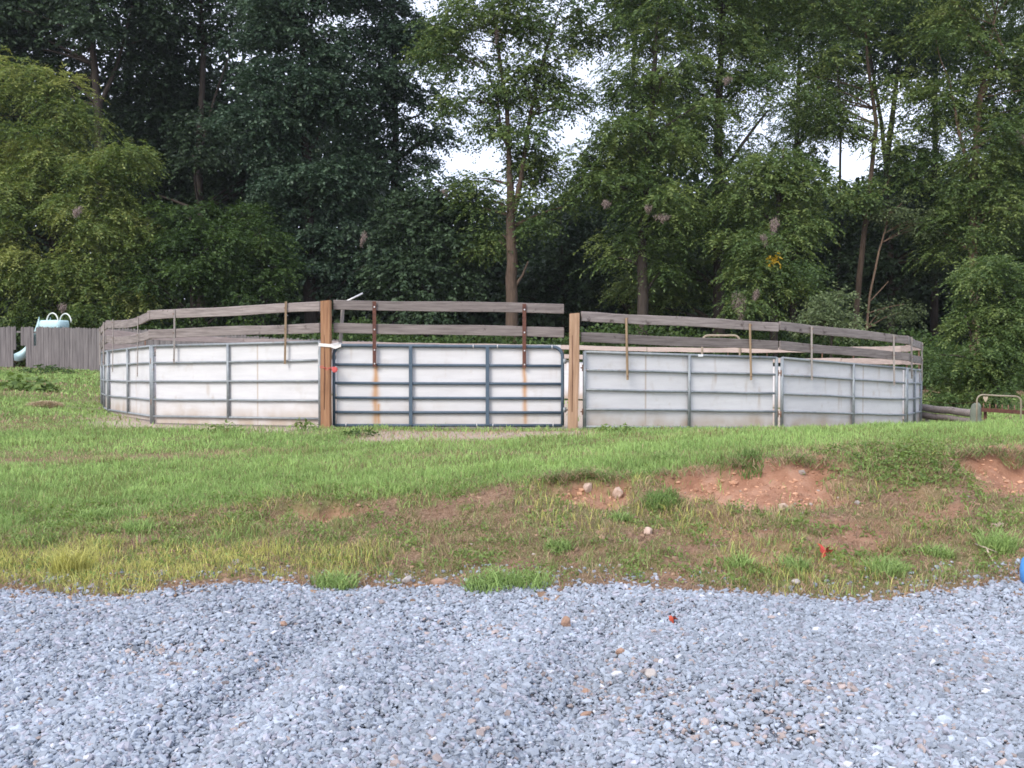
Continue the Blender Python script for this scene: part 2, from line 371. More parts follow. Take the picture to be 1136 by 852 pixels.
def _ico(sub):
    t = (1 + 5 ** .5) / 2
    V = [(-1, t, 0), (1, t, 0), (-1, -t, 0), (1, -t, 0), (0, -1, t), (0, 1, t), (0, -1, -t), (0, 1, -t), (t, 0, -1), (t, 0, 1), (-t, 0, -1), (-t, 0, 1)]
    F = [(0, 11, 5), (0, 5, 1), (0, 1, 7), (0, 7, 10), (0, 10, 11), (1, 5, 9), (5, 11, 4), (11, 10, 2), (10, 7, 6), (7, 1, 8), (3, 9, 4), (3, 4, 2), (3, 2, 6), (3, 6, 8), (3, 8, 9), (4, 9, 5), (2, 4, 11), (6, 2, 10), (8, 6, 7), (9, 8, 1)]
    V = [Vector(v).normalized() for v in V]
    for _ in range(sub):
        c = {}; G = []
        def mid(a, b):
            k = (min(a, b), max(a, b))
            if k not in c: V.append(((V[a] + V[b]) / 2).normalized()); c[k] = len(V) - 1
            return c[k]
        for a, b, d in F:
            x, y, z = mid(a, b), mid(b, d), mid(d, a); G += [(a, x, z), (b, y, x), (d, z, y), (x, y, z)]
        F = G
    return np.array([tuple(v) for v in V]), np.array(F)
ICO = {i: _ico(i) for i in range(4)}

# ------------------------------------------------------------------ pen corners (x, y), ring read clockwise from outside left to right
L = [(-3.09, 16.3), (-6.42, 17.9), (-8.44, 21.0), (-9.95, 24.35), (-9.9, 28.05), (-8.4, 31.4), (-5.9, 34.1), (-2.6, 35.8)]
B = [(1.1, 36.1), (4.7, 35.2), (7.8, 33.1), (9.8, 29.95)]
RR = [(1.12, 15.9), (4.56, 17.24), (7.64, 19.45), (9.27, 22.77), (10.2, 26.35)]
POLY = [L[0], L[1], L[2], L[3], L[4], L[5], L[6], L[7], *B, RR[4], RR[3], RR[2], RR[1], RR[0]]

def inside_pen(x, y):
    x = np.asarray(x, float); y = np.asarray(y, float); r = np.zeros(x.shape, bool)
    for i in range(len(POLY)):
        x0, y0 = POLY[i]; x1, y1 = POLY[i - 1]
        c = ((y0 > y) != (y1 > y)) & (x < (x1 - x0) * (y - y0) / ((y1 - y0) or 1e-9) + x0)
        r ^= c
    return r

def pen_dist(x, y):
    x = np.asarray(x, float); y = np.asarray(y, float); d = np.full(x.shape, 1e9)
    for i in range(len(POLY)):
        ax, ay = POLY[i]; bx, by = POLY[i - 1]; ux, uy = bx - ax, by - ay
        t = np.clip(((x - ax) * ux + (y - ay) * uy) / (ux * ux + uy * uy), 0, 1)
        d = np.minimum(d, np.hypot(x - ax - t * ux, y - ay - t * uy))
    return d

# ------------------------------------------------------------------ what grows where
def cover(x, y):
    """(grass cover 0..1, dryness 0..1, yellow 0..1)"""
    x = np.asarray(x, float); y = np.asarray(y, float)
    e = edge_y(x)
    crest = 9.05 + .12 * np.sin(x * 1.7) + .5 * (fbm(x, y, .9, 31) - .5)
    crest = crest - .9 * sstep(-1.5, -4.5, x)
    on_bank = sstep(crest + .15, crest - .15, y)
    n = fbm(x, y, .45, 41, 3); n2 = fbm(x, y, 1.3, 44, 3)
    clump = fbm(x, y, .17, 47, 2)
    bank_cov = sstep(.35, .56, n * .45 + n2 * .2 + clump * .42) * (1 - .22 * sstep(1., 3.5, x))
    lush = sstep(-.6, -1.6, x + .5 * (n2 - .5)) * sstep(7.9, 7.4, y + .6 * (n - .5))
    bank_cov = np.maximum(bank_cov, lush * (.35 + .65 * sstep(.33, .5, n)))
    strip = sstep(-.7, -.3, x) * sstep(.9, .4, x) * sstep(7.1, 6.9, y)
    bank_cov = np.maximum(bank_cov, strip * sstep(.3, .5, n))
    cov = (1 - on_bank) * (.55 + .45 * sstep(.25, .5, n2)) + on_bank * bank_cov
    cov = cov * (1 - clay_mask(x, y) * .97)
    dn = .6 * fbm(x, y, 2.2, 51, 3) + .4 * fbm(x, y, .5, 52, 2); dn2 = fbm(x * .35, y * 1.2, 1.4, 54, 3)
    dry = (1 - on_bank) * (.05 + sstep(.54, .74, dn2) * .7) + on_bank * sstep(.30, .62, dn) * .9 * (1 - lush)
    # trampled earth by the gate, sandy foot of the left panels, bare dusty track on the lawn
    g = sstep(.9, .35, np.abs(y - 14.5 + .5 * (dn - .5)) / 1.5) * sstep(-2.6, -1.9, x) * sstep(1.6, .9, x)
    cov = cov * (1 - .85 * g); dry = np.maximum(dry, g * .9)
    pd = pen_dist(x, y); pin = inside_pen(x, y)
    foot = sstep(1.5, .6, pd + .8 * (dn - .5)) * sstep(-2.6, -3.4, x) * (.25 + .75 * sstep(-8.6, -7.0, x))
    cov = cov * (1 - .9 * foot)
    cov = np.where(pin, cov * .02, cov)
    tr = sstep(.45, .1, np.abs(y - 12.6 - .12 * (x + 5)) ) * sstep(-2., -3.4, x)
    dry = np.maximum(dry, tr * .9); cov = cov * (1 - .5 * tr)
    cov = np.where(y < e, cov * .0, cov)
    margin = sstep(.02, .30, y - e + .35 * (n - .5))
    cov = cov * margin
    cov = cov * (1 - .7 * sstep(40, 44, y))
    yel = lush * sstep(.3, .5, dn + .2) + on_bank * (1 - lush) * sstep(.45, .6, n2) * .45
    return np.clip(cov, 0, 1), np.clip(dry, 0, 1), np.clip(yel, 0, 1), on_bank, g, foot, pin

# ------------------------------------------------------------------ ground sheet
xs = np.concatenate([-np.geomspace(400, 11, 40), np.arange(-10.5, -6, .25), np.arange(-6, 6.001, .05), np.arange(6.25, 10.6, .25), np.geomspace(11, 400, 40)])
ys = np.concatenate([-np.geomspace(300, 2, 18), np.arange(0, 5, .5), np.arange(5, 8.3, .05), np.arange(8.3, 9.6, .025), np.arange(9.6, 10.8, .05), np.arange(10.8, 18, .12), np.arange(18, 46, .5), np.geomspace(46.5, 600, 40)])
GX, GY = np.meshgrid(xs, ys)
GZ = height(GX, GY)
cov, dry, yel, onb, gt, foot, pin = cover(GX, GY)
e = edge_y(GX)
GZ = np.where(GY < e, GZ - .035, GZ)
woods = sstep(43, 47, GY)
clay = np.maximum(clay_mask(GX, GY), onb * .55 * sstep(.5, .68, fbm(GX, GY, .7, 61)) * sstep(-1, 2, GX))
turf = np.clip(cov * 1.25 - .1, 0, 1) * (1 - .5 * dry) * (1 - woods)
sand = np.clip(np.maximum(foot, gt * .75) + pin * 1., 0, 1)
Z = np.stack([clay, turf, sand, np.ones_like(clay)], -1)
ny, nx = GX.shape
idx = np.arange(ny * nx).reshape(ny, nx)
F = np.stack([idx[:-1, :-1], idx[:-1, 1:], idx[1:, 1:], idx[1:, :-1]], -1).reshape(-1, 4)
g = np_mesh('ground', np.stack([GX, GY, GZ], -1).reshape(-1, 3), F, M['ground'], attr={'zone': ('FLOAT_COLOR', 'POINT', Z.reshape(-1, 4))}, smooth=True)
tag(g, kind='structure')

# gravel drive: its own sheet with the ragged far edge
gx = np.concatenate([np.linspace(-60, -7, 20), np.arange(-6.9, 6.95, .08), np.linspace(7, 60, 20)])
tt = np.concatenate([np.linspace(0, .9, 24), np.linspace(.91, 1, 20)])
X2 = np.repeat(gx[None], len(tt), 0); Y2 = -20 + (edge_y(gx)[None] + 20 + .03) * tt[:, None]
Z2 = height(X2, Y2) - .012
ny, nx = X2.shape; idx = np.arange(ny * nx).reshape(ny, nx)
F = np.stack([idx[:-1, :-1], idx[:-1, 1:], idx[1:, 1:], idx[1:, :-1]], -1).reshape(-1, 4)
tag(np_mesh('gravel_drive', np.stack([X2, Y2, Z2], -1).reshape(-1, 3), F, M['gravelbed'], smooth=True), kind='structure')

# loose crushed stone
def stones():
    r = np.random.default_rng(3)
    n = 320000
    y = 2.9 + (7.1 - 2.9) * r.random(n)
    x = (r.random(n) * 2 - 1) * (.53 * y + 2.9)
    e = edge_y(x)
    keep = y < e + .05 - .10 * r.random(n) + (r.random(n) < .16) * r.random(n) ** 2 * .7
    bare = fbm(x, y, .8, 77, 3)
    soil_patch = sstep(.62, .74, bare)
    keep &= ~((soil_patch > .3) & (r.random(n) < .35))
    x, y, soil_patch = x[keep], y[keep], soil_patch[keep]; n = len(x)
    z = height(x, y) + r.random(n) * .012 - .004
    s = .0110 * np.exp(r.normal(size=n) * .36); s = np.clip(s, .004, .024); fine = r.random(n) < .30; s[fine] *= .45; z[fine] -= .003
    V0, F0 = ICO[0]
    V = V0[None] * (1 + r.normal(size=(n, 12, 1)) * .17)
    sc = np.stack([1.15 + .35 * r.random(n), .75 + .3 * r.random(n), .45 + .35 * r.random(n)], -1)
    V = V * sc[:, None, :] * s[:, None, None]
    a = r.random(n) * 6.283; tx = r.normal(size=n) * .45; ty = r.normal(size=n) * .45
    ca, sa = np.cos(a)[:, None], np.sin(a)[:, None]
    cx_, sx_ = np.cos(tx)[:, None], np.sin(tx)[:, None]; cy_, sy_ = np.cos(ty)[:, None], np.sin(ty)[:, None]
    X, Y, Zz = V[..., 0], V[..., 1], V[..., 2]
    Y, Zz = Y * cx_ - Zz * sx_, Y * sx_ + Zz * cx_
    X, Zz = X * cy_ + Zz * sy_, -X * sy_ + Zz * cy_
    X, Y = X * ca - Y * sa, X * sa + Y * ca
    V = np.stack([X + x[:, None], Y + y[:, None], Zz + z[:, None]], -1).reshape(-1, 3)
    Fc = (F0[None] + (np.arange(n) * 12)[:, None, None]).reshape(-1, 3)
    v = np.clip(np.exp(r.normal(size=n) * .17), .55, 1.5) * (.86 + .28 * fbm(x, y, .9, 81, 2))
    base = np.array([.282, .316, .364])[None] * v[:, None]
    warm = r.random(n) < (.012 + .10 * soil_patch + .07 * sstep(.55, .7, fbm(x, y, .6, 79)))
    base[warm] = np.array([.315, .262, .245]) * np.clip(v[warm], .6, 1.35)[:, None]
    mau = r.random(n) < .2
    base[mau & ~warm] *= np.array([1.08, .98, .98])
    wh = r.random(n) < .010
    base[wh] = np.array([.52, .53, .57])
    base = np.clip(base, .05, .82)
    C = np.concatenate([np.repeat(base, 20, 0), np.ones((n * 20, 1))], 1)
    o = np_mesh('gravel', V, Fc, M['stone'], attr={'tint': ('FLOAT_COLOR', 'FACE', C)})
    tag(o, kind='stuff')
stones()

# ------------------------------------------------------------------ grass
def blades(name, x, y, h, w, tint, lean, seed, mat=None, parent=None, z=None):
    r = np.random.default_rng(seed); n = len(x)
    if z is None: z = height(x, y) - .008
    a = r.random(n) * 6.283; d = np.stack([np.cos(a), np.sin(a), np.zeros(n)], -1)
    f = r.random(n) * 3.1416; s = np.stack([np.cos(f), np.sin(f), np.zeros(n)], -1) * (w * .5)[:, None]
    b = np.stack([x, y, z], -1); up = np.array([0, 0, 1.])
    l1 = (lean * h)[:, None]
    m = b + up * (h * .55)[:, None] + d * l1 * .35
    t = b + up * (h * (1 - .35 * lean))[:, None] + d * l1
    V = np.stack([b - s, b + s, m - s * .8, m + s * .8, t - s * .12, t + s * .12], 1).reshape(-1, 3)
    o = (np.arange(n) * 6)[:, None]
    Fq = np.concatenate([o + np.array([[0, 1, 3, 2]]), o + np.array([[2, 3, 5, 4]])], 1).reshape(-1, 4)
    C = np.concatenate([np.repeat(tint, 2, 0), np.ones((2 * n, 1))], 1)
    return np_mesh(name, V, Fq, mat or M['blade'], parent, attr={'tint': ('FLOAT_COLOR', 'FACE', C)})

GREEN = np.array([.262, .372, .120]); GREEN2 = np.array([.170, .262, .078]); YEL = np.array([.54, .52, .16]); DRY = np.array([.40, .30, .185]); OLIVE = np.array([.205, .215, .075])
def grass():
    r = np.random.default_rng(11)
    X, Y, HH, WW, TT, LL = [], [], [], [], [], []
    for (y0, y1, dens, hh, ww, extra) in ((6.2, 8.0, 5200, .062, .005, 2.6), (8.0, 10.2, 3800, .062, .0062, 2.6), (10.2, 13., 1700, .062, .0075, 2.8), (13., 17.5, 950, .06, .011, 3), (17.5, 26, 300, .065, .02, 3.5), (26, 45, 80, .09, .04, 5)):
        area = (y1 - y0) * 2 * (.53 * (y0 + y1) / 2 + extra)
        n = int(area * dens)
        y = y0 + (y1 - y0) * r.random(n); x = (r.random(n) * 2 - 1) * (.53 * y + extra)
        cov, dry, yel, onb, gt, foot, pin = cover(x, y)
        k = r.random(n) < cov * (.55 + .45 * (1 - onb)) + .05 * (cov > .02)
        x, y, dry, yel, onb = x[k], y[k], dry[k], yel[k], onb[k]; n = len(x)
        patch = fbm(x, y, .5, 91, 3)
        cl = fbm(x, y, .15, 93, 2); h = hh * (.45 + 1.0 * r.random(n)) * (1 + onb * (1.0 * sstep(.5, .72, cl) - .25)) * (.35 + 1.2 * patch) * (1 + .30 * yel)
        tall = sstep(.58, .72, fbm(x, y, .28, 95, 2)); h *= 1 + .8 * tall * (1 - .4 * onb)
        pick = r.random(n)
        mixg = np.clip(.5 + 1.5 * (.55 * fbm(x, y, 1.1, 97, 3) + .45 * fbm(x, y, .22, 98, 2) - .5), 0, 1)[:, None]
        c = GREEN * mixg * 1.5 + GREEN2 * (1 - mixg) * 1.15
        ol = ((onb > .5) & (r.random(n) < .50)) | (r.random(n) < .08 + .28 * sstep(.5, .7, fbm(x, y, .8, 99))); c[ol] = OLIVE
        d = pick < dry * .72; c[d] = DRY * (.7 + .6 * r.random((d.sum(), 1)))
        yy = (~d) & (r.random(n) < yel * .85); c[yy] = YEL * (.75 + .4 * r.random((yy.sum(), 1)))
        c = np.clip(c * (.72 + .56 * r.random((n, 1))), 0, .7)
        h[d] *= .8; h = np.minimum(h, .125 * (.8 + .3 * r.random(n)))
        lean = .15 + .75 * r.random(n) ** 1.5; lean[d] = .4 + .6 * r.random(d.sum())
        X.append(x); Y.append(y); HH.append(h); WW.append(ww * (.7 + .6 * r.random(n))); TT.append(c); LL.append(lean)
    o = blades('grass', *[np.concatenate(q) for q in (X, Y)], np.concatenate(HH), np.concatenate(WW), np.concatenate(TT), np.concatenate(LL), 12)
    tag(o, kind='stuff')
    # dead stalks and clippings lying on the bare bank
    n = 36000
    y = 6.45 + 3.0 * r.random(n); x = (r.random(n) * 2 - 1) * (.53 * y + 2.6)
    k = (y > edge_y(x) - .03) & (r.random(n) < .25 + .6 * sstep(.4, .6, fbm(x, y, .5, 103))) & (clay_mask(x, y) < .6)
    x, y = x[k], y[k]; n = len(x)
    c = np.array([.36, .25, .155]) * (.5 + .8 * r.random((n, 1))) * np.array([1, .95 + .1 * r.random(), 1])
    o = blades('dead_grass_litter', x, y, .03 + .09 * r.random(n), .004 + .003 * r.random(n), c, .95 + .9 * r.random(n), 14)
    tag(o, kind='stuff')
grass()

def lip():
    r = np.random.default_rng(71); n = 9000
    x = -.2 + 5.9 * r.random(n); y = 9.10 + .10 * (fbm(x, x * 0, .35, 9) - .5) * 2 + .10 * r.random(n)
    k = (clay_mask(x, y * 0 + 8.9) > .25) & (r.random(n) < .5) & (r.random(n) < .25 + .75 * sstep(.42, .6, fbm(x, y, .3, 72)))
    x, y = x[k], y[k]; n = len(x)
    c = np.where(r.random((n, 1)) < .5, GREEN * .9, DRY) * (.6 + .6 * r.random((n, 1)))
    tag(blades('overhanging_turf', x, y, .05 + .08 * r.random(n), .006 + .003 * r.random(n), c, .9 + .9 * r.random(n), 73, z=height(x, y + .08) - .01), kind='stuff')
lip()

TUFTS = [  # px, py of the foot, height m, count, colour, label
 (78, 636, .20, 260, YEL, 'bright yellow-green tuft leaning over the gravel edge beside a bare gully'),
 (103, 578, .13, 240, GREEN * 1.15, 'tall bright green tuft on the lawn above the yellow grass'),
 (152, 590, .12, 230, GREEN * 1.2, 'bright green tuft just uphill of the yellow grass patch'),
 (620, 612, .11, 170, GREEN, 'small round dark green tuft alone in the middle of the brown bank'),
 (818, 630, .11, 170, GREEN * 1.15, 'light green tuft low on the bank, left of the dark green pair'),
 (884, 634, .11, 190, GREEN, 'green tuft low on the bank just left of the red scrap'),
 (985, 638, .14, 260, GREEN * 1.1, 'largest bright green tuft at the gravel edge right of the red scrap'),
 (1044, 618, .10, 180, GREEN * 1.05, 'compact green tuft uphill of the gravel between two bright tufts'),
 (1110, 612, .17, 260, GREEN * 1.1, 'tall green tuft near the dead stick on the bare slope'),
 (738, 512, .12, 240, GREEN, 'dark green tuft hanging over the top of the red clay scar'),
 (830, 514, .11, 300, GREEN2, 'wide dark tuft on the lip between the two clay hollows'),
 (545, 652, .13, 380, GREEN * 1.1, 'broad green tuft right on the gravel edge below the gate'),
 (590, 652, .11, 260, GREEN * 1.15, 'low bright green tuft on the gravel edge beside the broad one'),
 (840, 636, .07, 110, OLIVE, 'short olive tuft on bare soil near the gravel'),
 (370, 652, .12, 300, GREEN * 1.1, 'green tuft at the gravel edge left of the pale brick piece'),
 (735, 560, .15, 320, GREEN2 * 1.1, 'big shaggy green clump below the clay scar'),
 (690, 578, .09, 160, GREEN, 'weedy green tuft in the middle of the slope under the two tan rocks'),
]
for i, (px, py, hh, cnt, c, lab) in enumerate(TUFTS):
    x, y, z = P(px, py); r = np.random.default_rng(200 + i)
    a = r.random(cnt) * 6.283; q = np.sqrt(r.random(cnt)) * (.02 + .00032 * cnt)
    lx, ly = q * np.cos(a) * 1.3, q * np.sin(a)
    t = thing('grass_tuft', lab, 'grass tuft', (x, y, z), group='grass tufts on the bank')
    hz = height(x + lx, y + ly) - z - .01
    o = blades('blades', lx, ly, hh * 1.15 * (.5 + .6 * r.random(cnt)), .006 + .004 * r.random(cnt), np.clip(c * (.65 + .6 * r.random((cnt, 1))), 0, .6), .25 + .7 * r.random(cnt), 300 + i, parent=t, z=hz)

# ------------------------------------------------------------------ pen panels
def ply_sheet(name, x0, x1, z0, z1, y, sh, streaks=(), parent=None, seed=0, dirt=.5, seams=()):
    nx_ = max(2, int((x1 - x0) / .022)); nz_ = max(2, int((z1 - z0) / .03))
    u = np.linspace(x0, x1, nx_); v = np.linspace(z0, z1, nz_)
    U, W = np.meshgrid(u, v); n = U.size
    Zs = W + sh * U
    yy = y + .006 * (fbm(U, W, .9, seed) - .5)
    front = np.stack([U, yy, Zs], -1).reshape(-1, 3)
    rim_ids = None
    id_ = np.arange(n).reshape(nz_, nx_)
    Fq = np.stack([id_[:-1, :-1], id_[:-1, 1:], id_[1:, 1:], id_[1:, :-1]], -1).reshape(-1, 4)
    back = front + np.array([0, .013, 0])
    Fb = Fq[:, ::-1] + n
    loop = np.concatenate([id_[0], id_[1:, -1], id_[-1, -2::-1], id_[-2:0:-1, 0]])
    nl = np.roll(loop, -1)
    Fr = np.stack([nl, loop, loop + n, nl + n], -1)
    rust = np.zeros(U.shape); rel = (W - z0) / (z1 - z0)
    for (a, w, ztop) in streaks:
        cen = a + .05 * (fbm(W, W * 0 + a, .25, seed, 3) - .5); w = w * (.45 + 1.0 * fbm(W, W * 0 + a + 5, .18, seed + 2, 3))
        s_ = .9 * np.exp(-((U - cen) / w) ** 2) * (W < ztop) * (.78 + .4 * fbm(U * 6, W, .35, seed + 3)) * sstep(-.15, .1, W - z0 - .0)
        rust = np.maximum(rust, s_ * (1. - .18 * (ztop - W)))
    d_ = dirt * sstep(.34, .0, rel + .25 * (fbm(U, W, .35, seed + 7) - .5)) * (.3 + .7 * fbm(U, W * .6, .16, seed + 9))
    d_ = np.maximum(d_, .35 * sstep(.72, .85, fbm(U * 2.0, W * .8, .16, seed + 13)) * sstep(.5, .7, fbm(U, W, 1.1, seed + 15)) * dirt)
    d_ = np.maximum(d_, .5 * sstep(.62, .8, fbm(U * 5, W * .9, .5, seed + 19)) * sstep(.45, .7, fbm(U, W, .9, seed + 21)) * dirt)   # run-down marks
    for sm in seams:
        d_ = np.maximum(d_, .75 * (np.abs(U - sm) < .0115))
    C = np.stack([np.clip(rust, 0, 1), np.clip(d_, 0, .9), 0 * d_, 1 + 0 * d_], -1).reshape(-1, 4)
    return np_mesh(name, np.concatenate([front, back]), np.concatenate([Fq, Fb, Fr]), M['white'], parent,
                   attr={'wear': ('FLOAT_COLOR', 'POINT', np.concatenate([C, C]))})

def panel(name, label, A, Bp, zb, zt, boards, stakes, nr=5, stiles=(.5,), sag=0., seed=0, group='corral panels of the round pen', boardmat='greywood', legs=True, tagx=None, plyext=.0, seams=(.64,)):
    """A, Bp: left and right foot seen from outside; zb/zt: (left,right) heights of bottom and top rail; boards: list of (zl, zr) top edges"""
    ax, ay = A; bx, by = Bp
    Ln = math.hypot(bx - ax, by - ay); rz = math.atan2(by - ay, bx - ax); rnd = random.Random(seed)
    g0 = H1(ax, ay)
    t = thing(name, label, 'corral panel', (ax, ay, g0), rz, group)
    zb = [z - g0 for z in zb]; zt = [z - g0 for z in zt]
    def lerp(p, u): return p[0] + (p[1] - p[0]) * u
    m = .03; fx0, fx1 = m, Ln - m
    # outer frame
    mb = MB()
    for x, u in ((fx0, 0), (fx1, 1)):
        gz = H1(ax + (bx - ax) * u, ay + (by - ay) * u) - g0
        low = min(gz, lerp(zb, u) - .03) if legs else lerp(zb, u)
        mb.tube([(x, 0, low), (x, 0, lerp(zt, u))], .029, 10)
    mb.tube([(fx0, 0, zt[0] - .01), (fx1, 0, zt[1] - .01)], .023, 8)
    mb.tube([(fx0, 0, zb[0]), (fx1, 0, zb[1])], .021, 8)
    mb.build('frame', 'galv', t)
    # rails
    fr = [.245, .48, .735] if nr == 5 else [.2, .4, .6, .8]
    for f in (.235, .49, .755):
        mb = MB(); n_ = 7
        pts = [(fx0 + (fx1 - fx0) * i / (n_ - 1), .004 * rnd.uniform(-1, 1), lerp(zb, i / (n_ - 1)) * (1 - f) + lerp(zt, i / (n_ - 1)) * f + rnd.uniform(-.005, .005)) for i in range(n_)]
        mb.tube(pts, .0195, 8); mb.build('rail', 'galv', t)
    for s_ in stiles:
        mb = MB(); mb.tube([(Ln * s_, -.006, lerp(zb, s_)), (Ln * s_, -.006, lerp(zt, s_) - .01)], .027, 8); mb.build('stile', 'galv', t)
    sh = ((zb[1] - zb[0]) + (zt[1] - zt[0])) / 2 / Ln
    z0 = zb[0] - .02 - plyext; z1 = zt[0] - .015
    ply_sheet('plywood_sheet', .075, Ln - .075, z0, z1, .035, sh, parent=t, seed=seed * 7 + 1, dirt=1., seams=[Ln * q for q in seams])
    # pin lugs
    for (x, u) in ((fx0 - .035, 0), (fx1 + .035, 1)):
        for f in (.2, .78):
            mb = MB(); zc = lerp(zb, u) * (1 - f) + lerp(zt, u) * f
            mb.tube([(x - .03, 0, zc), (x + .03, 0, zc)], .012, 6); mb.tube([(x, -.006, zc - .05), (x, -.006, zc + .05)], .012, 6); mb.build('pin_lug', 'rustpale', t)
    # boards
    bh = .155
    for bi, bd in enumerate(boards):
        mb = MB(); n_ = 14; pts = []
        e0 = -.03 + rnd.uniform(-.03, .03); e1 = Ln + rnd.uniform(-.04, .03)
        ph = rnd.uniform(0, 6)
        for i in range(n_):
            u = i / (n_ - 1)
            pts.append((e0 + (e1 - e0) * u, -.008 + .012 * math.sin(ph + u * 5), bd[0] - g0 + (bd[1] - bd[0]) * u - bh / 2 - sag * math.sin(math.pi * u) + .006 * math.sin(ph * 3 + u * 9)))
        mb.beam(pts, .036, bh, rnd=rnd); mb.build('board', boardmat, t)
    # stakes that carry the boards
    for (u, zl, zh, mt, w) in stakes:
        mb = MB(); x = Ln * u; lx = rnd.uniform(-.012, .012)
        top = lerp([b - g0 for b in boards[0]], u) + zh; bot = lerp(zt, u) - zl
        mb.tube([(x + lx, -.058, bot), (x, -.05, (top + bot) / 2), (x - lx, -.046, top)], [w * .7] * 3, 4, smooth=False)
        s_ = mb.build('stake', mt, t)
        for zz in (bot + .06, lerp([b - g0 for b in boards[0]], u) - bh / 2, lerp([b - g0 for b in boards[1]], u) - bh / 2):
            nb = MB(); nb.tube([(x, -.048 - w * .5, zz), (x, -.056 - w * .75, zz)], .010, 6); nb.build('bolt', 'rustpale', s_)
    if tagx:
        mb = MB(); z = lerp(zt, tagx) - .01; mb.box(Ln * tagx - .045, Ln * tagx + .045, -.029, -.024, z - .018, z + .02); mb.build('maker_plate', 'label', t)
    return t

T = 'tanwood'; G_ = 'greystake'
panel('corral_panel', 'grey pen panel left of the tall orange post, with sandy soil along its foot', L[1], L[0], (.556, .598), (1.815, 1.857), [(2.43, 2.50), (2.10, 2.15)],
      [(.16, .32, .0, G_, .03), (.815, .36, .03, T, .032)], stiles=(.475,), seed=1, plyext=.10)
panel('corral_panel', 'short looking grey panel at the left bend under a bowed sagging board', L[2], L[1], (.528, .556), (1.764, 1.815), [(2.40, 2.42), (2.09, 2.10)],
      [(.20, .45, -.01, G_, .014), (.78, .55, -.05, G_, .014)], stiles=(.5,), seed=2, sag=.07, plyext=.07)
panel('corral_panel', 'steeply foreshortened panel at the far left end of the pen', L[3], L[2], (.458, .528), (1.76, 1.764), [(2.33, 2.40), (2.0, 2.09)],
      [(.25, .3, .0, G_, .025), (.8, .3, .0, G_, .025)], stiles=(.5,), seed=3)
panel('corral_panel', 'grey panel right of the shorter post, white maker plate on its top rail', RR[0], RR[1], (.495, .388), (1.69, 1.602), [(2.32, 2.20), (1.986, 1.886)],
      [(.205, .44, -.07, T, .032), (.84, .40, -.05, T, .032)], stiles=(.525,), seed=4, tagx=.58, seams=(.31,))
panel('corral_panel', 'bluish white panel at the right bend, half sunk behind the grassy crest', (RR[1][0] + .06, RR[1][1] + .03), RR[2], (.38, .22), (1.60, 1.409), [(2.22, 2.03), (1.884, 1.706)],
      [(.205, .36, -.03, G_, .03), (.865, .36, -.02, G_, .03)], stiles=(.545,), seed=5)
panel('corral_panel', 'narrow foreshortened panel at the far right end of the pen', RR[2], RR[3], (.22, .12), (1.405, 1.34), [(2.03, 1.955), (1.70, 1.633)],
      [(.12, .2, .0, G_, .025), (.86, .25, .0, G_, .02)], stiles=(.5,), seed=6)
FAR = [RR[3], RR[4], B[3], B[2], B[1], B[0], L[7], L[6], L[5], L[4], L[3]]
FTOP = [1.955, 1.95, 1.98, 2.0, 2.06, 2.17, 2.21, 2.24, 2.28, 2.30, 2.33]
for i in range(len(FAR) - 1):
    a, b = FAR[i], FAR[i + 1]; za, zb_ = FTOP[i], FTOP[i + 1]
    panel('corral_panel', 'pale boarded panel on the far side of the pen, mostly hidden behind the near panels', a, b, (H1(*a) + .08, H1(*b) + .08), (za - .60, zb_ - .60),
          [(za, zb_), (za - .33, zb_ - .33)], [(.2, .35, .02, 'rustpale', .025), (.8, .35, .02, 'rustpale', .025)], stiles=(.5,), seed=20 + i, boardmat='palewood', group='far panels of the round pen')

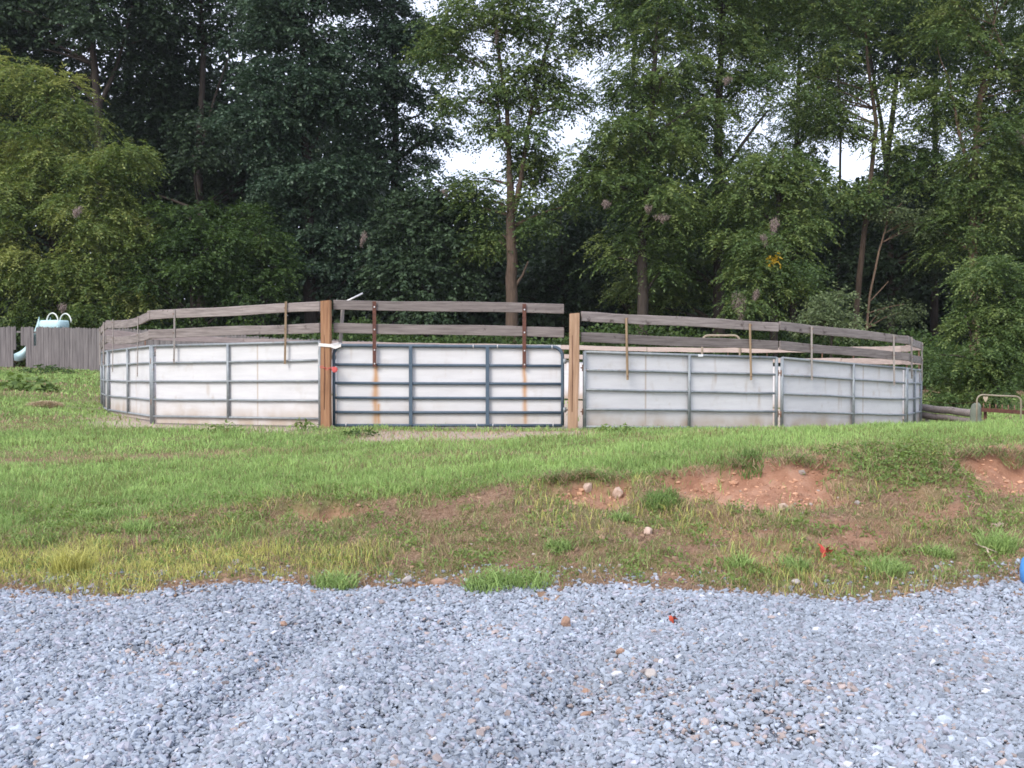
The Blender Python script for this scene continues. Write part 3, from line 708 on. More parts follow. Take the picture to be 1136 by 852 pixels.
# front gate
ga = (-2.87, 16.20); gb = (.80, 15.90)
def gate():
    Ln = math.hypot(gb[0] - ga[0], gb[1] - ga[1]); rz = math.atan2(gb[1] - ga[1], gb[0] - ga[0]); g0 = H1(*ga)
    t = thing('pen_gate', 'dark blue-grey tube gate with rounded corners and rust streaks on its white boards', 'gate', (*ga, g0), rz)
    zb = (.50 - g0, .515 - g0); zt = (1.79 - g0, 1.755 - g0)
    def lz(f, x): u = x / Ln; return (zb[0] * (1 - u) + zb[1] * u) * (1 - f) + (zt[0] * (1 - u) + zt[1] * u) * f
    pts = []; rad = .15
    def arc(cx, cz, a0, a1):
        for k in range(7):
            a = R(a0 + (a1 - a0) * k / 6); x = cx + rad * math.cos(a); z = cz + rad * math.sin(a); pts.append((x, 0, z))
    rr_ = rad
    pts += [(0, 0, lz(0, 0)), (0, 0, lz(.5, 0))]; arc(rad, lz(1, rad) - rad, 180, 90)
    pts.append((Ln / 2, 0, lz(1, Ln / 2))); arc(Ln - rad, lz(1, Ln - rad) - rad, 90, 0); pts += [(Ln, 0, lz(.5, Ln)), (Ln, 0, lz(0, Ln))]
    mb = MB(); mb.tube(pts, .027, 10); mb.tube([(0, 0, lz(0, 0)), (Ln, 0, lz(0, Ln))], .024, 8); mb.build('frame', 'bluegate', t)
    for f in (.165, .345, .53, .76):
        mb = MB(); mb.tube([(0, 0, lz(f, 0)), (Ln * .33, .003, lz(f, Ln * .33) - .003), (Ln * .66, 0, lz(f, Ln * .66)), (Ln, 0, lz(f, Ln))], .0225, 8); mb.build('rail', 'bluegate', t)
    for x in (Ln * .341, Ln * .676):
        mb = MB(); mb.box(x - .028, x + .028, -.034, -.012, lz(0, x), lz(1, x), c=.004); mb.build('stile', 'bluegate', t)
    xs_ = (Ln * .183, Ln * .836)
    p = ply_sheet('plywood_sheet', .03, Ln - .03, zb[0] - .01, zt[0] + .01, .04, ((zb[1] - zb[0]) + (zt[1] - zt[0])) / 2 / Ln, parent=t, seed=91, dirt=.6,
              streaks=((xs_[0], .05, lz(.75, 0)), (xs_[1], .034, lz(.75, 0)), (xs_[0] + .05, .03, lz(.28, 0))))
    rnd = random.Random(4)
    for (zl, zr) in ((2.52, 2.44), (2.15, 2.067)):
        mb = MB(); pts = []
        for i in range(14):
            u = i / 13; pts.append((.0 + (Ln + .02) * u, .002 + .008 * math.sin(u * 6), zl - g0 + (zr - zl) * u - .078 - .006 * math.sin(u * 7)))
        mb.beam(pts, .036, .158, rnd=rnd); mb.build('board', 'greywood', t)
    for x in xs_:
        u = x / Ln; top = 2.52 + (2.44 - 2.52) * u - g0 - .015; bot = lz(.735, x)
        mb = MB(); mb.box(x - .029, x + .029, -.052, -.046, bot, top); mb.box(x - .029, x - .023, -.0455, -.02, bot, top); st = mb.build('angle_iron', 'rust', t)
        for z in (top - .09, top - .45, bot + .27, bot + .05):
            nb = MB(); nb.tube([(x + .004, -.052, z), (x + .004, -.064, z)], .013, 6); nb.build('bolt', 'zinc', st)
    for f, xs2 in ((1., (.19, .615, .72, .955)), (0., (.055, .63, .70, .96))):
        for u in xs2:
            x = Ln * u; z = lz(f, x); mb = MB()
            mb.tube([(x, .03, z - .03), (x, -.032, z - .02), (x, -.034, z + .02), (x, .02, z + .034)], .008, 6); mb.build('clip', 'zinc', t)
    for f in (.2, .82):
        mb = MB(); z = lz(f, Ln); mb.tube([(Ln - .02, 0, z), (Ln + .12, .02, z)], .014, 8); mb.tube([(Ln + .03, 0, z - .04), (Ln + .03, 0, z + .04)], .032, 8); mb.build('hinge', 'galv', t)
gate()

def post(label, x, y, top, w, lean, seed, mat):
    g0 = H1(x, y); t = thing('timber_post', label, 'post', (x, y, g0), 0, 'timber gate posts')
    mb = MB(); rnd = random.Random(seed); n_ = 12; c = .012; h = w / 2
    vs = []; q = [(-h + c, -h), (h - c, -h), (h, -h + c), (h, h - c), (h - c, h), (-h + c, h), (-h, h - c), (-h, -h + c)]
    for i in range(n_):
        u = i / (n_ - 1); z = -.25 + (top - g0 + .25) * u; ox = lean * u * (top - g0) + .003 * math.sin(u * 9 + seed)
        for (a, b) in q: vs.append((a + ox + rnd.uniform(-.0015, .0015), b + rnd.uniform(-.0015, .0015), z + (.006 * a / h if i == n_ - 1 else 0)))
    fs = [tuple(range(8 * n_ - 8, 8 * n_))]
    for i in range(n_ - 1):
        for k in range(8): j = (k + 1) % 8; fs.append((i * 8 + k, i * 8 + j, i * 8 + 8 + j, i * 8 + 8 + k))
    mb.add(vs, fs); mb.build('shaft', mat, t)
    k = MB()
    k.tube([(-.012, -h - .002, .3), (-.004, -h - .002, .9), (-.01, -h - .002, 1.5)], [.004, .006, .003], 4); k.build('drying_crack', 'rust', t)
    return t
post('taller orange-brown timber post at the latch side of the gate, white strap round it', -2.985, 16.12, 2.50, .155, .004, 1, 'post')
post('shorter orange-brown timber post at the hinge side of the gate', .955, 15.85, 2.285, .155, .018, 2, 'postpale')

# white strap round the tall post to the gate corner
t = thing('tie_strap', 'white strap tying the gate corner to the tall post', 'strap', (-2.985, 16.12, 1.79))
mb = MB(); pts = [(-.09, -.09, .005), (.088, -.092, -.01), (.2, -.02, .02), (.24, .09, .01), (.09, .095, 0), (-.09, .09, .01)]
mb.beam(pts + [pts[0]], .008, .05, c=.002); mb.build('loop', 'rope', t)
mb = MB(); mb.beam([(.088, -.096, -.01), (.17, -.10, -.04), (.26, -.09, -.005)], .008, .045, c=.002)
mb.beam([(-.10, -.09, .0), (-.115, -.07, -.12), (-.11, -.06, -.3)], .006, .03, c=.002); mb.build('loose_end', 'rope', t)
# latch chain and red lock
t = thing('chain_latch', 'red plastic latch disc with short red chain on the gate edge', 'latch', (-2.83, 16.08, 1.40))
mb = MB(); pts = [(.0 + .062 * math.cos(a) * 1.0, -.03, .062 * math.sin(a)) for a in np.linspace(0, 2 * math.pi, 17)[:-1]]
mb.tube([(0.0, -.055, 0), (0.0, -.02, 0)], .046, 16); mb.tube([(0.0, -.062, 0), (0.0, -.055, 0)], .030, 16); mb.build('disc', 'red', t)
for i in range(5):
    mb = MB(); x = -.04 - .042 * i; z = .004 * i + (.01 if i % 2 else 0) + .012 * (i - 2) ** 2 * .5
    a = [(x + .026 * math.cos(q), -.035 + (.014 * math.sin(q) if i % 2 else 0), z + (0 if i % 2 else .016 * math.sin(q))) for q in np.linspace(0, 2 * math.pi, 11)[:-1]]
    mb.tube(a, .0055, 5, closed=True); mb.build('chain_link', 'red', t)
# leaning pole behind the gate's left end with its slanted lever on top
t = thing('latch_pole', 'pale slat with a slanting lever on top, standing behind the tall post', 'pole', (-2.80, 16.42, H1(-2.8, 16.42)), 0)
g0 = H1(-2.8, 16.42)
mb = MB(); mb.beam([(-.035, 0, -.02), (-.02, 0, .8), (.03, 0, 1.75), (.055, 0, 2.0)], .03, .03, c=.004)
mb = MB(); mb.tube([(-.05, 0, -.05), (-.03, 0, 1.0), (.045, 0, 2.02)], .03, 4, smooth=False); mb.build('slat', 'greystake', t)
mb = MB(); mb.tube([(.0, .04, 2.02), (.15, .04, 2.09), (.36, .04, 2.195)], .015, 8); mb.build('lever', 'zinc', t)

# bow gate frame on the far side of the pen
t = thing('bow_gate', 'pale tube bow gate rising above the far boards inside the pen gap', 'gate', (7.35, 32.6, H1(7.35, 32.6)), 0)
t.location = (6.9, 33.2, H1(6.9, 33.2)); hh = 2.42 - H1(6.9, 33.2); w_ = .62; rd = .2
pts = [(-w_, 0, 0), (-w_, 0, hh - rd)] + [(-w_ + rd - rd * math.cos(a), 0, hh - rd + rd * math.sin(a)) for a in np.linspace(.2, 1.57, 6)] + [(w_ - rd + rd * math.sin(a), 0, hh - rd + rd * math.cos(a)) for a in np.linspace(0, 1.4, 6)] + [(w_, 0, hh - rd), (w_, 0, 0)]
mb = MB(); mb.tube(pts, .036, 8); mb.build('bow', 'beigetube', t)
for z in (.5, .9, 1.3):
    mb = MB(); mb.tube([(-w_, 0, z), (w_, 0, z)], .022, 6); mb.build('rail', 'beigetube', t)

# ------------------------------------------------------------------ privacy fence on the left
def fence():
    t = thing('picket_fence', 'weathered grey picket privacy fence with two broken gaps, left of the pen', 'fence', (0, 0, 0))
    line = [(-27, 46.2), (-22, 44.6), (-16.2, 42.3), (-9.0, 40.0), (-3.5, 39.3)]
    rnd = random.Random(12)
    seg = []
    for (a, b) in zip(line[:-1], line[1:]):
        L_ = math.hypot(b[0] - a[0], b[1] - a[1]); n = max(1, round(L_ / 2.44))
        for i in range(n):
            seg.append(((a[0] + (b[0] - a[0]) * i / n, a[1] + (b[1] - a[1]) * i / n), (a[0] + (b[0] - a[0]) * (i + 1) / n, a[1] + (b[1] - a[1]) * (i + 1) / n)))
    for (a, b) in seg:
        L_ = math.hypot(b[0] - a[0], b[1] - a[1]); n = round(L_ / .148)
        ux, uy = (b[0] - a[0]) / L_, (b[1] - a[1]) / L_
        mb = MB()
        for k in range(n):
            s0 = L_ * (k + .03) / n; s1 = L_ * (k + .97) / n
            mx_, my_ = a[0] + ux * (s0 + s1) / 2, a[1] + uy * (s0 + s1) / 2
            pxl = 568 + mx_ / my_ * FPX
            g = H1(mx_, my_); top = 1.84 + rnd.uniform(-.03, .03); bot = .03; 
            fall = sstep(-9.5, -7, mx_) * .0
            if 19.0 < pxl < 23.9: continue
            if 15.2 < pxl < 19.0 or 23.9 < pxl < 28.5: bot = .80 + .2 * (pxl > 23.6)
            if 38.3 < pxl < 41.5: top = 1.02
            d = rnd.uniform(-.008, .008); ln = rnd.uniform(-.012, .012)
            vs = []
            for th in (-.010, .010):
                for (s_, z) in ((s0, bot), (s1, bot), (s1 + ln, top - .05), (s1 - .035 + ln, top), (s0 + .035 + ln, top), (s0 + ln, top - .05)):
                    vs.append((a[0] + ux * s_ + uy * (th + d), a[1] + uy * s_ - ux * (th + d), g + z))
            fs = [(5, 4, 3, 2, 1, 0), (6, 7, 8, 9, 10, 11)] + [(i, (i + 1) % 6, 6 + (i + 1) % 6, 6 + i) for i in range(6)]
            mb.add(vs, fs)
        mb.build('picket_panel', 'fence', t)
        mb = MB()
        px0, px1 = 568 + a[0] / a[1] * FPX, 568 + b[0] / b[1] * FPX
        for z in ((1.6,) if px0 < 22 < px1 else (.35, 1.0, 1.6)):
            ga_, gb_ = H1(*a), H1(*b)
            mb.beam([(a[0] + uy * -.05, a[1] + .05, ga_ + z), (b[0] - uy * .05, b[1] + .05, gb_ + z)], .038, .085)
        mb.build('back_rail', 'fence', t)
        if 12 < px0 < 30: continue
        mb = MB(); gz = H1(*a); mb.beam([(a[0] - .045, a[1] + .13, gz + .85), (a[0] + .045, a[1] + .13, gz + .85)], .09, 1.75); mb.build('fence_post', 'fence', t)
fence()

# turquoise pool slide behind the fence
sx, sy = -20.3, 44.75; sg = H1(sx, sy)
t = thing('pool_slide', 'turquoise plastic slide with white hoop handrails behind the fence', 'slide', (sx, sy - .12, sg), R(-21.6))
mb = MB()
pl = []
for k in range(20):
    a = 2 * math.pi * k / 20; cx_ = .62 * math.copysign(abs(math.cos(a)) ** .45, math.cos(a)); cy_ = .38 * math.copysign(abs(math.sin(a)) ** .45, math.sin(a)); pl.append((cx_, cy_))
vs = [(x * .96, y * .96, 1.80) for x, y in pl] + [(x, y, 1.86) for x, y in pl] + [(x, y, 2.08) for x, y in pl] + [(x * .92, y * .92, 2.15) for x, y in pl]
fs = [tuple(range(20))[::-1], tuple(range(60, 80))] + [(r_ * 20 + k, r_ * 20 + (k + 1) % 20, r_ * 20 + 20 + (k + 1) % 20, r_ * 20 + 20 + k) for r_ in range(3) for k in range(20)]
mb.add(vs, fs, True); mb.build('platform', 'turq', t)
for (yo, xo) in ((-.28, .18), (.28, .36)):
    mb = MB(); pts = [(xo + .33 * math.cos(a), yo, 2.06 + .40 * math.sin(a)) for a in np.linspace(0.02, math.pi - .02, 16)]
    mb.tube(pts, .028, 8); mb.build('hoop_handrail', 'whitetube', t)
mb = MB()
for i in range(13):
    u = i / 12; x = -.55 - 1.65 * u; z = 1.95 - 1.75 * (u ** .85) + .10 * max(0, u - .8) * 5
    for j, (yy, zz) in enumerate(((-.30, .24), (-.27, .02), (0, -.03), (.27, .02), (.30, .24), (.34, .24), (.31, -.04), (0, -.09), (-.31, -.04), (-.34, .24))):
        mb.v.append((-.55 - 1.02 * u, yy * (1 - .25 * u) - .52 * u ** 4, z + zz + .12))
for i in range(12):
    for j in range(10):
        k = (j + 1) % 10; mb.f.append((i * 10 + j, i * 10 + k, i * 10 + 10 + k, i * 10 + 10 + j)); mb.sm.append(True)
mb.build('chute', 'turq', t)
for (x, y) in ((-.5, -.3), (-.5, .3), (.5, -.3), (.5, .3)):
    mb = MB(); mb.tube([(x, y, -.1), (x, y, 1.85)], .045, 8); mb.build('leg', 'turq', t)
for k in range(4):
    mb = MB(); mb.box(.48, .60, -.28, .28, .35 + .4 * k, .40 + .4 * k, c=.01); mb.build('step', 'turq', t)

# ------------------------------------------------------------------ right side: weathered beams, stump, bow frame, toothed harrow, wire
def at(px, py, d): return ((px - 568) / FPX * d, d, EYE + (HZ - py) / FPX * d)
a = at(1018, 452, 23.8); b = at(1086, 459, 21.5)
for nm, off, dz, lab in ((0, 0, 0, 'upper grey round beam lying behind the crest right of the pen'), (1, .12, -.17, 'lower grey round beam under the other, behind the grassy crest')):
    t = thing('wooden_beam', lab, 'beam', (a[0], a[1] - off, a[2] + dz), 0, 'weathered beams by the pen')
    mb = MB(); n_ = 8
    pts = [((b[0] - a[0]) * i / 7, (b[1] - a[1]) * i / 7, (b[2] - a[2]) * i / 7 + .01 * math.sin(i * 2 + nm)) for i in range(n_)]
    mb.tube(pts, [.085 - .004 * i * (nm) for i in range(n_)], 10); mb.build('log', 'greywood', t)
    for k in (1, 6):
        p = pts[k]; gz = H1(a[0] + p[0], a[1] - off + p[1]) - (a[2] + dz)
        if nm: 
            mb = MB(); mb.tube([(p[0], p[1] + .02, gz), (p[0], p[1] + .02, p[2] - .07)], .05, 6); mb.build('support_block', 'greystake', t)
s_ = at(1083, 455, 20.6); gz = H1(s_[0], s_[1])
t = thing('wooden_stump', 'mossy grey-green rounded stump beside the beige bow frame', 'stump', (s_[0], s_[1], gz))
mb = MB(); hh = EYE + (HZ - 447) / FPX * 20.6 - gz
rs = [.115, .11, .105, .10, .09, .065, .025]; zs = [-.1, hh * .3, hh * .6, hh * .8, hh * .92, hh * .98, hh]
mb.tube([(0.01 * math.sin(i * 2), 0, z) for i, z in enumerate(zs)], rs, 14); mb.build('stump', 'barrel', t)
d = 20.2; p0 = at(1084, 452, d); p1 = at(1133, 460, d); topz = EYE + (HZ - 438) / FPX * d; gz = H1(p0[0], d)
t = thing('pipe_bow', 'low beige tube bow frame standing at the right end of the crest', 'frame', (p0[0], d, gz))
w_ = p1[0] - p0[0]; z1 = topz - gz; z2 = z1 - .03; rd = .12
pts = [(0, 0, -.02), (.0, 0, z1 - rd)] + [(rd - rd * math.cos(a), 0, z1 - rd + rd * math.sin(a)) for a in np.linspace(.25, 1.57, 6)] + [(w_ * .5, 0, (z1 + z2) / 2 - .005)] + [(w_ - rd + rd * math.sin(a), 0, z2 - rd + rd * math.cos(a)) for a in np.linspace(0, 1.35, 6)] + [(w_, 0, z2 - rd), (w_, 0, -.02)]
mb = MB(); mb.tube(pts, .0175, 8); mb.build('bow', 'beigetube', t)
mb = MB(); mb.tube([(0, 0, .12), (w_, 0, .12)], .02, 8); mb.build('foot_rail', 'beigetube', t)
# rag on it
q = at(1093.5, 440, d - .03)
t = thing('cloth_rag', 'small pale rag hanging from the beige bow frame', 'rag', q)
mb = MB(); r_ = random.Random(5)
vs = []; 
for i in range(6):
    u = i / 5
    for j in range(5):
        v = j / 4 - .5; wd = .10 * (1 - .75 * u) 
        vs.append((v * wd + .008 * math.sin(i * 3), .008 * math.sin(j * 2.2 + i) - .006, -.11 * u + .005 * math.sin(j * 3)))
fs = [(i * 5 + j, i * 5 + j + 1, i * 5 + j + 6, i * 5 + j + 5) for i in range(5) for j in range(4)]
n0 = len(vs); vs += [(x, y + .006, z) for x, y, z in vs]; fs += [tuple(n0 + k for k in f[::-1]) for f in fs]
mb.add(vs, fs, True); mb.build('cloth', 'stick', t)
# toothed harrow
d = 21.2; h0 = at(1088, 454, d); h1 = at(1150, 458, d)
t = thing('spike_harrow', 'rusty toothed harrow bar lying behind the beige bow frame', 'harrow', (h0[0], d, H1(h0[0], d)))
zz = h0[2] - H1(h0[0], d); ln_ = h1[0] - h0[0]
mb = MB(); mb.box(0, ln_, -.03, .03, zz - .05, zz + .03, sh=(h1[2] - h0[2]) / ln_); mb.box(0, ln_, .2, .26, zz - .05, zz + .03, sh=(h1[2] - h0[2]) / ln_)
mb.build('bar', 'rust', t)
for k in range(9):
    x = ln_ * (k + .5) / 9; mb = MB(); z = zz + (h1[2] - h0[2]) / ln_ * x
    mb.tube([(x, -.0, z + .0), (x, 0, z + .13)], [.016, .010], 6); mb.build('tooth', 'rustpale', t)
for x in (.15, ln_ - .15):
    mb = MB(); mb.tube([(x, .1, -.1), (x, .1, zz)], .035, 6); mb.build('leg', 'rust', t)
t = thing('wire_strand', 'thin sagging wire strung from the pen to the bow frame', 'wire', at(1022, 443, 23.2))
a = Vector(at(1022, 443, 23.2)); b = Vector(at(1086, 446, 20.3))
mb = MB(); mb.tube([tuple((b - a) * (i / 8) + Vector((0, 0, -.06 * math.sin(math.pi * i / 8)))) for i in range(9)], .0035, 5); mb.build('strand', 'rust', t)

# crumbled soil lying on the bare slope
def clods():
    r = np.random.default_rng(33); n = 85000
    y = 6.3 + 3.3 * r.random(n); x = (r.random(n) * 2 - 1) * (.53 * y + 2.6)
    cov = cover(x, y)[0]; cm = clay_mask(x, y)
    k = (y > edge_y(x) - .12 - .3 * r.random(n) ** 2) & (r.random(n) < .14 + .5 * sstep(.5, .75, fbm(x, y, .3, 131)) * (1 - cov) + .25 * cm) & (y < 9.35)
    x, y, cm = x[k], y[k], cm[k]; n = len(x)
    s = np.clip(.007 * np.exp(r.normal(size=n) * .55), .003, .035)
    V0, F0 = ICO[0]
    V = V0[None] * (1 + r.normal(size=(n, 12, 1)) * .2) * np.stack([1 + .4 * r.random(n), .8 + .3 * r.random(n), .6 + .3 * r.random(n)], -1)[:, None] * s[:, None, None]
    a = r.random(n)[:, None] * 6.28
    X = V[..., 0] * np.cos(a) - V[..., 1] * np.sin(a); Y = V[..., 0] * np.sin(a) + V[..., 1] * np.cos(a)
    V = np.stack([X + x[:, None], Y + y[:, None], V[..., 2] + height(x, y)[:, None]], -1).reshape(-1, 3)
    c = (np.array([.27, .175, .115])[None] * (1 - cm[:, None]) + np.array([.46, .26, .165])[None] * cm[:, None]) * (.55 + .8 * r.random((n, 1)))
    q = r.random(n) < .02; c[q] = np.array([.42, .36, .32]) * (.6 + .5 * r.random((q.sum(), 1)))
    C = np.concatenate([np.repeat(c, 20, 0), np.ones((n * 20, 1))], 1)
    tag(np_mesh('soil_crumbs', V, (F0[None] + (np.arange(n) * 12)[:, None, None]).reshape(-1, 3), M['stone'], attr={'tint': ('FLOAT_COLOR', 'FACE', C)}), kind='stuff')
clods()

# ------------------------------------------------------------------ small things on the bank and gravel
def rock(name, label, cat, px, py, size, mat, seed, group=None, sink=.35):
    x, y, z = P(px, py)
    r = random.Random(seed); V, F = ICO[1]
    rr = np.random.default_rng(seed)
    Vv = V * (1 + rr.normal(size=(len(V), 1)) * .10) * np.array(size)
    for _ in range(4):                                    # chip flat faces into it
        nrm = rr.normal(size=3); nrm /= np.linalg.norm(nrm); dd = Vv @ nrm; lim = dd.max() * .72
        Vv = Vv - np.clip(dd - lim, 0, None)[:, None] * nrm
    o = np_mesh(name, Vv, F, M[mat]); o.location = (x, y, z + size[2] * (1 - sink)); o.rotation_euler = (0, 0, r.random() * 6)
    return tag(o, label, cat, group)
RG = 'rocks lying on the bank'
rock('rock', 'upright tan rock at the left of the pair below the clay scar', 'rock', 652, 548, (.055, .045, .05), 'rock', 1, RG)
rock('rock', 'pointed tan rock at the right of the pair below the clay scar', 'rock', 685, 553, (.05, .045, .065), 'rock', 2, RG)
rock('rock', 'buried brown rock on the mid slope under the shaggy clump', 'rock', 719, 594, (.05, .045, .035), 'rock', 3, RG)
rock('rock', 'tan rock half buried at the right end of the clay hollow', 'rock', 870, 568, (.045, .04, .04), 'rock', 4, RG)
rock('rock', 'flat pale rock high on the bare slope above the tall tuft', 'rock', 1108, 586, (.065, .05, .03), 'rock', 5, RG)
rock('rock', 'small whitish stone in the yellow-brown grass at left', 'rock', 260, 627, (.05, .03, .025), 'palerock', 6, RG)
rock('rock', 'whitish stone alone on the mid slope at right', 'rock', 952, 560, (.025, .025, .02), 'palerock', 7, RG)
rock('brick_fragment', 'pale pinkish brick piece lying at the gravel edge', 'brick piece', 451, 648, (.065, .035, .03), 'palerock', 8)
rock('rock', 'brown flat rock beside the pale brick piece', 'rock', 487, 650, (.055, .035, .03), 'orangerock', 9, RG)
rock('rock', 'whitish stone at the gravel edge under the red scrap', 'rock', 884, 651, (.035, .03, .025), 'palerock', 10, RG)
GR = 'odd stones in the gravel'
rock('stone', 'largest orange stone standing up in the grey gravel', 'stone', 628, 698, (.032, .026, .042), 'orangerock', 11, GR, .2)
rock('stone', 'pinkish stone in the gravel below the red leaf', 'stone', 689, 730, (.030, .025, .022), 'orangerock', 12, GR, .2)
rock('stone', 'small orange stone in the darker gravel track', 'stone', 650, 773, (.022, .018, .016), 'orangerock', 13, GR, .2)
rock('stone', 'flat reddish stone lowest in the darker gravel track', 'stone', 652, 797, (.036, .02, .012), 'orangerock', 14, GR, .2)
rock('stone', 'rounded grey stone larger than the gravel around it', 'stone', 723, 755, (.032, .026, .024), 'palerock', 15, GR, .2)
rock('stone', 'tan stone near the grass at the left of the gravel', 'stone', 312, 697, (.03, .024, .018), 'orangerock', 16, GR, .2)

def leaf_scrap(name, label, cat, px, py, s, mat, seed, lift=.02):
    x, y, z = P(px, py); r = random.Random(seed); mb = MB()
    n = 9; pts = []
    for k in range(n * 2):
        a = math.pi * k / n; rad = s * (1 if k % 2 == 0 else .55) * r.uniform(.8, 1.15); pts.append((rad * math.cos(a), rad * math.sin(a) * .8, lift * (1 + math.sin(a * 2 + seed)) + r.uniform(0, .4) * s))
    vs = [(0, 0, lift * 1.2)] + pts; fs = [(0, 1 + k, 1 + (k + 1) % len(pts)) for k in range(len(pts))]
    m_ = len(vs); vs += [(a, b, c - .003) for a, b, c in vs]; fs += [tuple(m_ + q for q in f[::-1]) for f in fs]
    mb.add(vs, fs); o = mb.build(name, mat); o.location = (x, y, z + .01); o.rotation_euler = (R(35), 0, r.random() * 6)
    return tag(o, label, cat)
leaf_scrap('dead_leaf', 'curled dark red leaf lying on the grey gravel', 'leaf', 750, 694, .034, 'redleaf', 1)
leaf_scrap('plastic_scrap', 'bright red crumpled plastic scrap low on the weedy bank', 'scrap', 920, 621, .055, 'red', 2, .05)
x, y, z = P(1137, 650)
t = thing('plastic_jug', 'bright blue plastic jug cut by the right edge of the picture', 'jug', (x + .10, y, z), R(20))
mb = MB(); pr = [(.0, .075), (.02, .105), (.10, .11), (.16, .10), (.20, .06), (.225, .03), (.25, .03)]
mb.tube([(0, 0, zz) for zz, _ in pr], [rr_ for _, rr_ in pr], 18); mb.build('body', 'bluepl', t)
mb = MB(); mb.tube([(0, 0, .25), (0, 0, .275)], .036, 12); mb.build('lid', 'bluepl', t)
mb = MB(); mb.tube([(.06, 0, .20), (.12, 0, .215), (.135, 0, .15), (.10, 0, .11)], .012, 8); mb.build('handle', 'bluepl', t)
a = P(1084, 608); b = P(1104, 627)
t = thing('dead_stick', 'pale bent dead stick lying on the bare slope beside the tall tuft', 'stick', a)
mb = MB(); A_ = Vector(a); B_ = Vector(b)
mb.tube([(0, 0, .02), tuple((B_ - A_) * .45 + Vector((.02, 0, .045))), tuple(B_ - A_ + Vector((0, 0, .015)))], [.006, .008, .005], 6)
mb.tube([tuple((B_ - A_) * .45 + Vector((.02, 0, .045))), tuple((B_ - A_) * .6 + Vector((.09, .02, .03)))], [.005, .003], 6); mb.build('twig', 'stick', t)

# ------------------------------------------------------------------ foliage
def fronds(r, Pp, D, L_, nl, ll, lw, droop, side=.85, hang=.35):
    n = len(Pp); t = np.linspace(.12, 1., nl)
    D = D / np.linalg.norm(D, axis=1, keepdims=True)
    Ls = (L_ * (.7 + .6 * r.random(n)))[:, None, None]
    pos = Pp[:, None] + D[:, None] * Ls * t[None, :, None]
    pos[..., 2] -= droop * Ls[..., 0] * t[None] ** 2
    S = np.cross(D, [0, 0, 1.]); S /= np.maximum(np.linalg.norm(S, axis=1, keepdims=True), 1e-4)
    sg = np.where(np.arange(nl) % 2 == 0, 1., -1.); sg[-1] = 0
    a = D[:, None] * .55 + S[:, None] * sg[None, :, None] * side + np.array([0, 0, -hang]) + r.normal(size=(n, nl, 3)) * .28
    a /= np.linalg.norm(a, axis=-1, keepdims=True)
    up = np.array([0, 0, 1.]) + r.normal(size=(n, nl, 3)) * .55
    b = np.cross(a, up); b /= np.maximum(np.linalg.norm(b, axis=-1, keepdims=True), 1e-4)
    sc = (.75 + .5 * r.random((n, nl, 1)))
    a = a * ll * sc; b = b * lw * .5 * sc
    V = np.stack([pos, pos + a * .42 + b, pos + a, pos + a * .42 - b], 2).reshape(-1, 3)
    tint = np.clip(r.normal(size=(n, 1)) * .16 + r.normal(size=(n, nl)) * .12, -.5, .5)
    return V, tint.ravel()

KINDS = {  # material, frond length, leaflets, leaflet length, width, droop, clump radius, clumps per m2 of lobe, fronds per clump
 'walnut': ('walnut', .80, 13, .19, .070, .65, .62, .60, 62),
 'olive':  ('olive', .66, 11, .18, .078, .50, .68, .60, 56),
 'teal':   ('teal', .50, 8, .18, .12, .40, .70, .50, 66),
 'deep':   ('deep', .55, 7, .22, .14, .3, .90, .52, 50),
 'green':  ('green', .48, 8, .15, .085, .4, .55, .72, 62),
 'airy':   ('olive', .50, 7, .165, .095, .35, .68, .46, 50),
 'pale':   ('pale', .40, 6, .14, .07, .4, .45, 2.0, 30),
 'shrub':  ('olive', .42, 11, .115, .050, .5, .42, 1.1, 70),
}

def lobe_clumps(r, c, rad, kind, dens=1.):
    mat, fl, nl, ll, lw, droop, cr, per, fpc = KINDS[kind]
    n = max(8, int(4 * math.pi * ((rad[0] * rad[2]) * .75 + rad[1] * rad[2] * .25) * .55 * per * dens / 1.05))
    d = r.normal(size=(n, 3)); d /= np.linalg.norm(d, axis=1, keepdims=True)
    q = r.random(n) ** .38 * (.72 + .46 * r.random(n))
    return np.array(c) + d * q[:, None] * np.array(rad), d

def limb(mb, p0, p1, r0, r1, rnd, n=7, bow=.12):
    p0 = Vector(p0); p1 = Vector(p1); L_ = (p1 - p0).length; pts = []
    o = Vector((rnd.uniform(-1, 1), rnd.uniform(-1, 1), rnd.uniform(0, 1))) * L_ * bow
    for i in range(n):
        u = i / (n - 1); p = p0.lerp(p1, u) + o * math.sin(math.pi * u) * .7 + Vector((rnd.uniform(-1, 1), rnd.uniform(-1, 1), 0)) * r0 * .25
        pts.append(p)
    pts[0] = p0; pts[-1] = p1
    mb.tube(pts, [r0 + (r1 - r0) * (i / (n - 1)) ** .8 for i in range(n)], 8)

def W(px, py, d): return np.array(at(px, py, d))

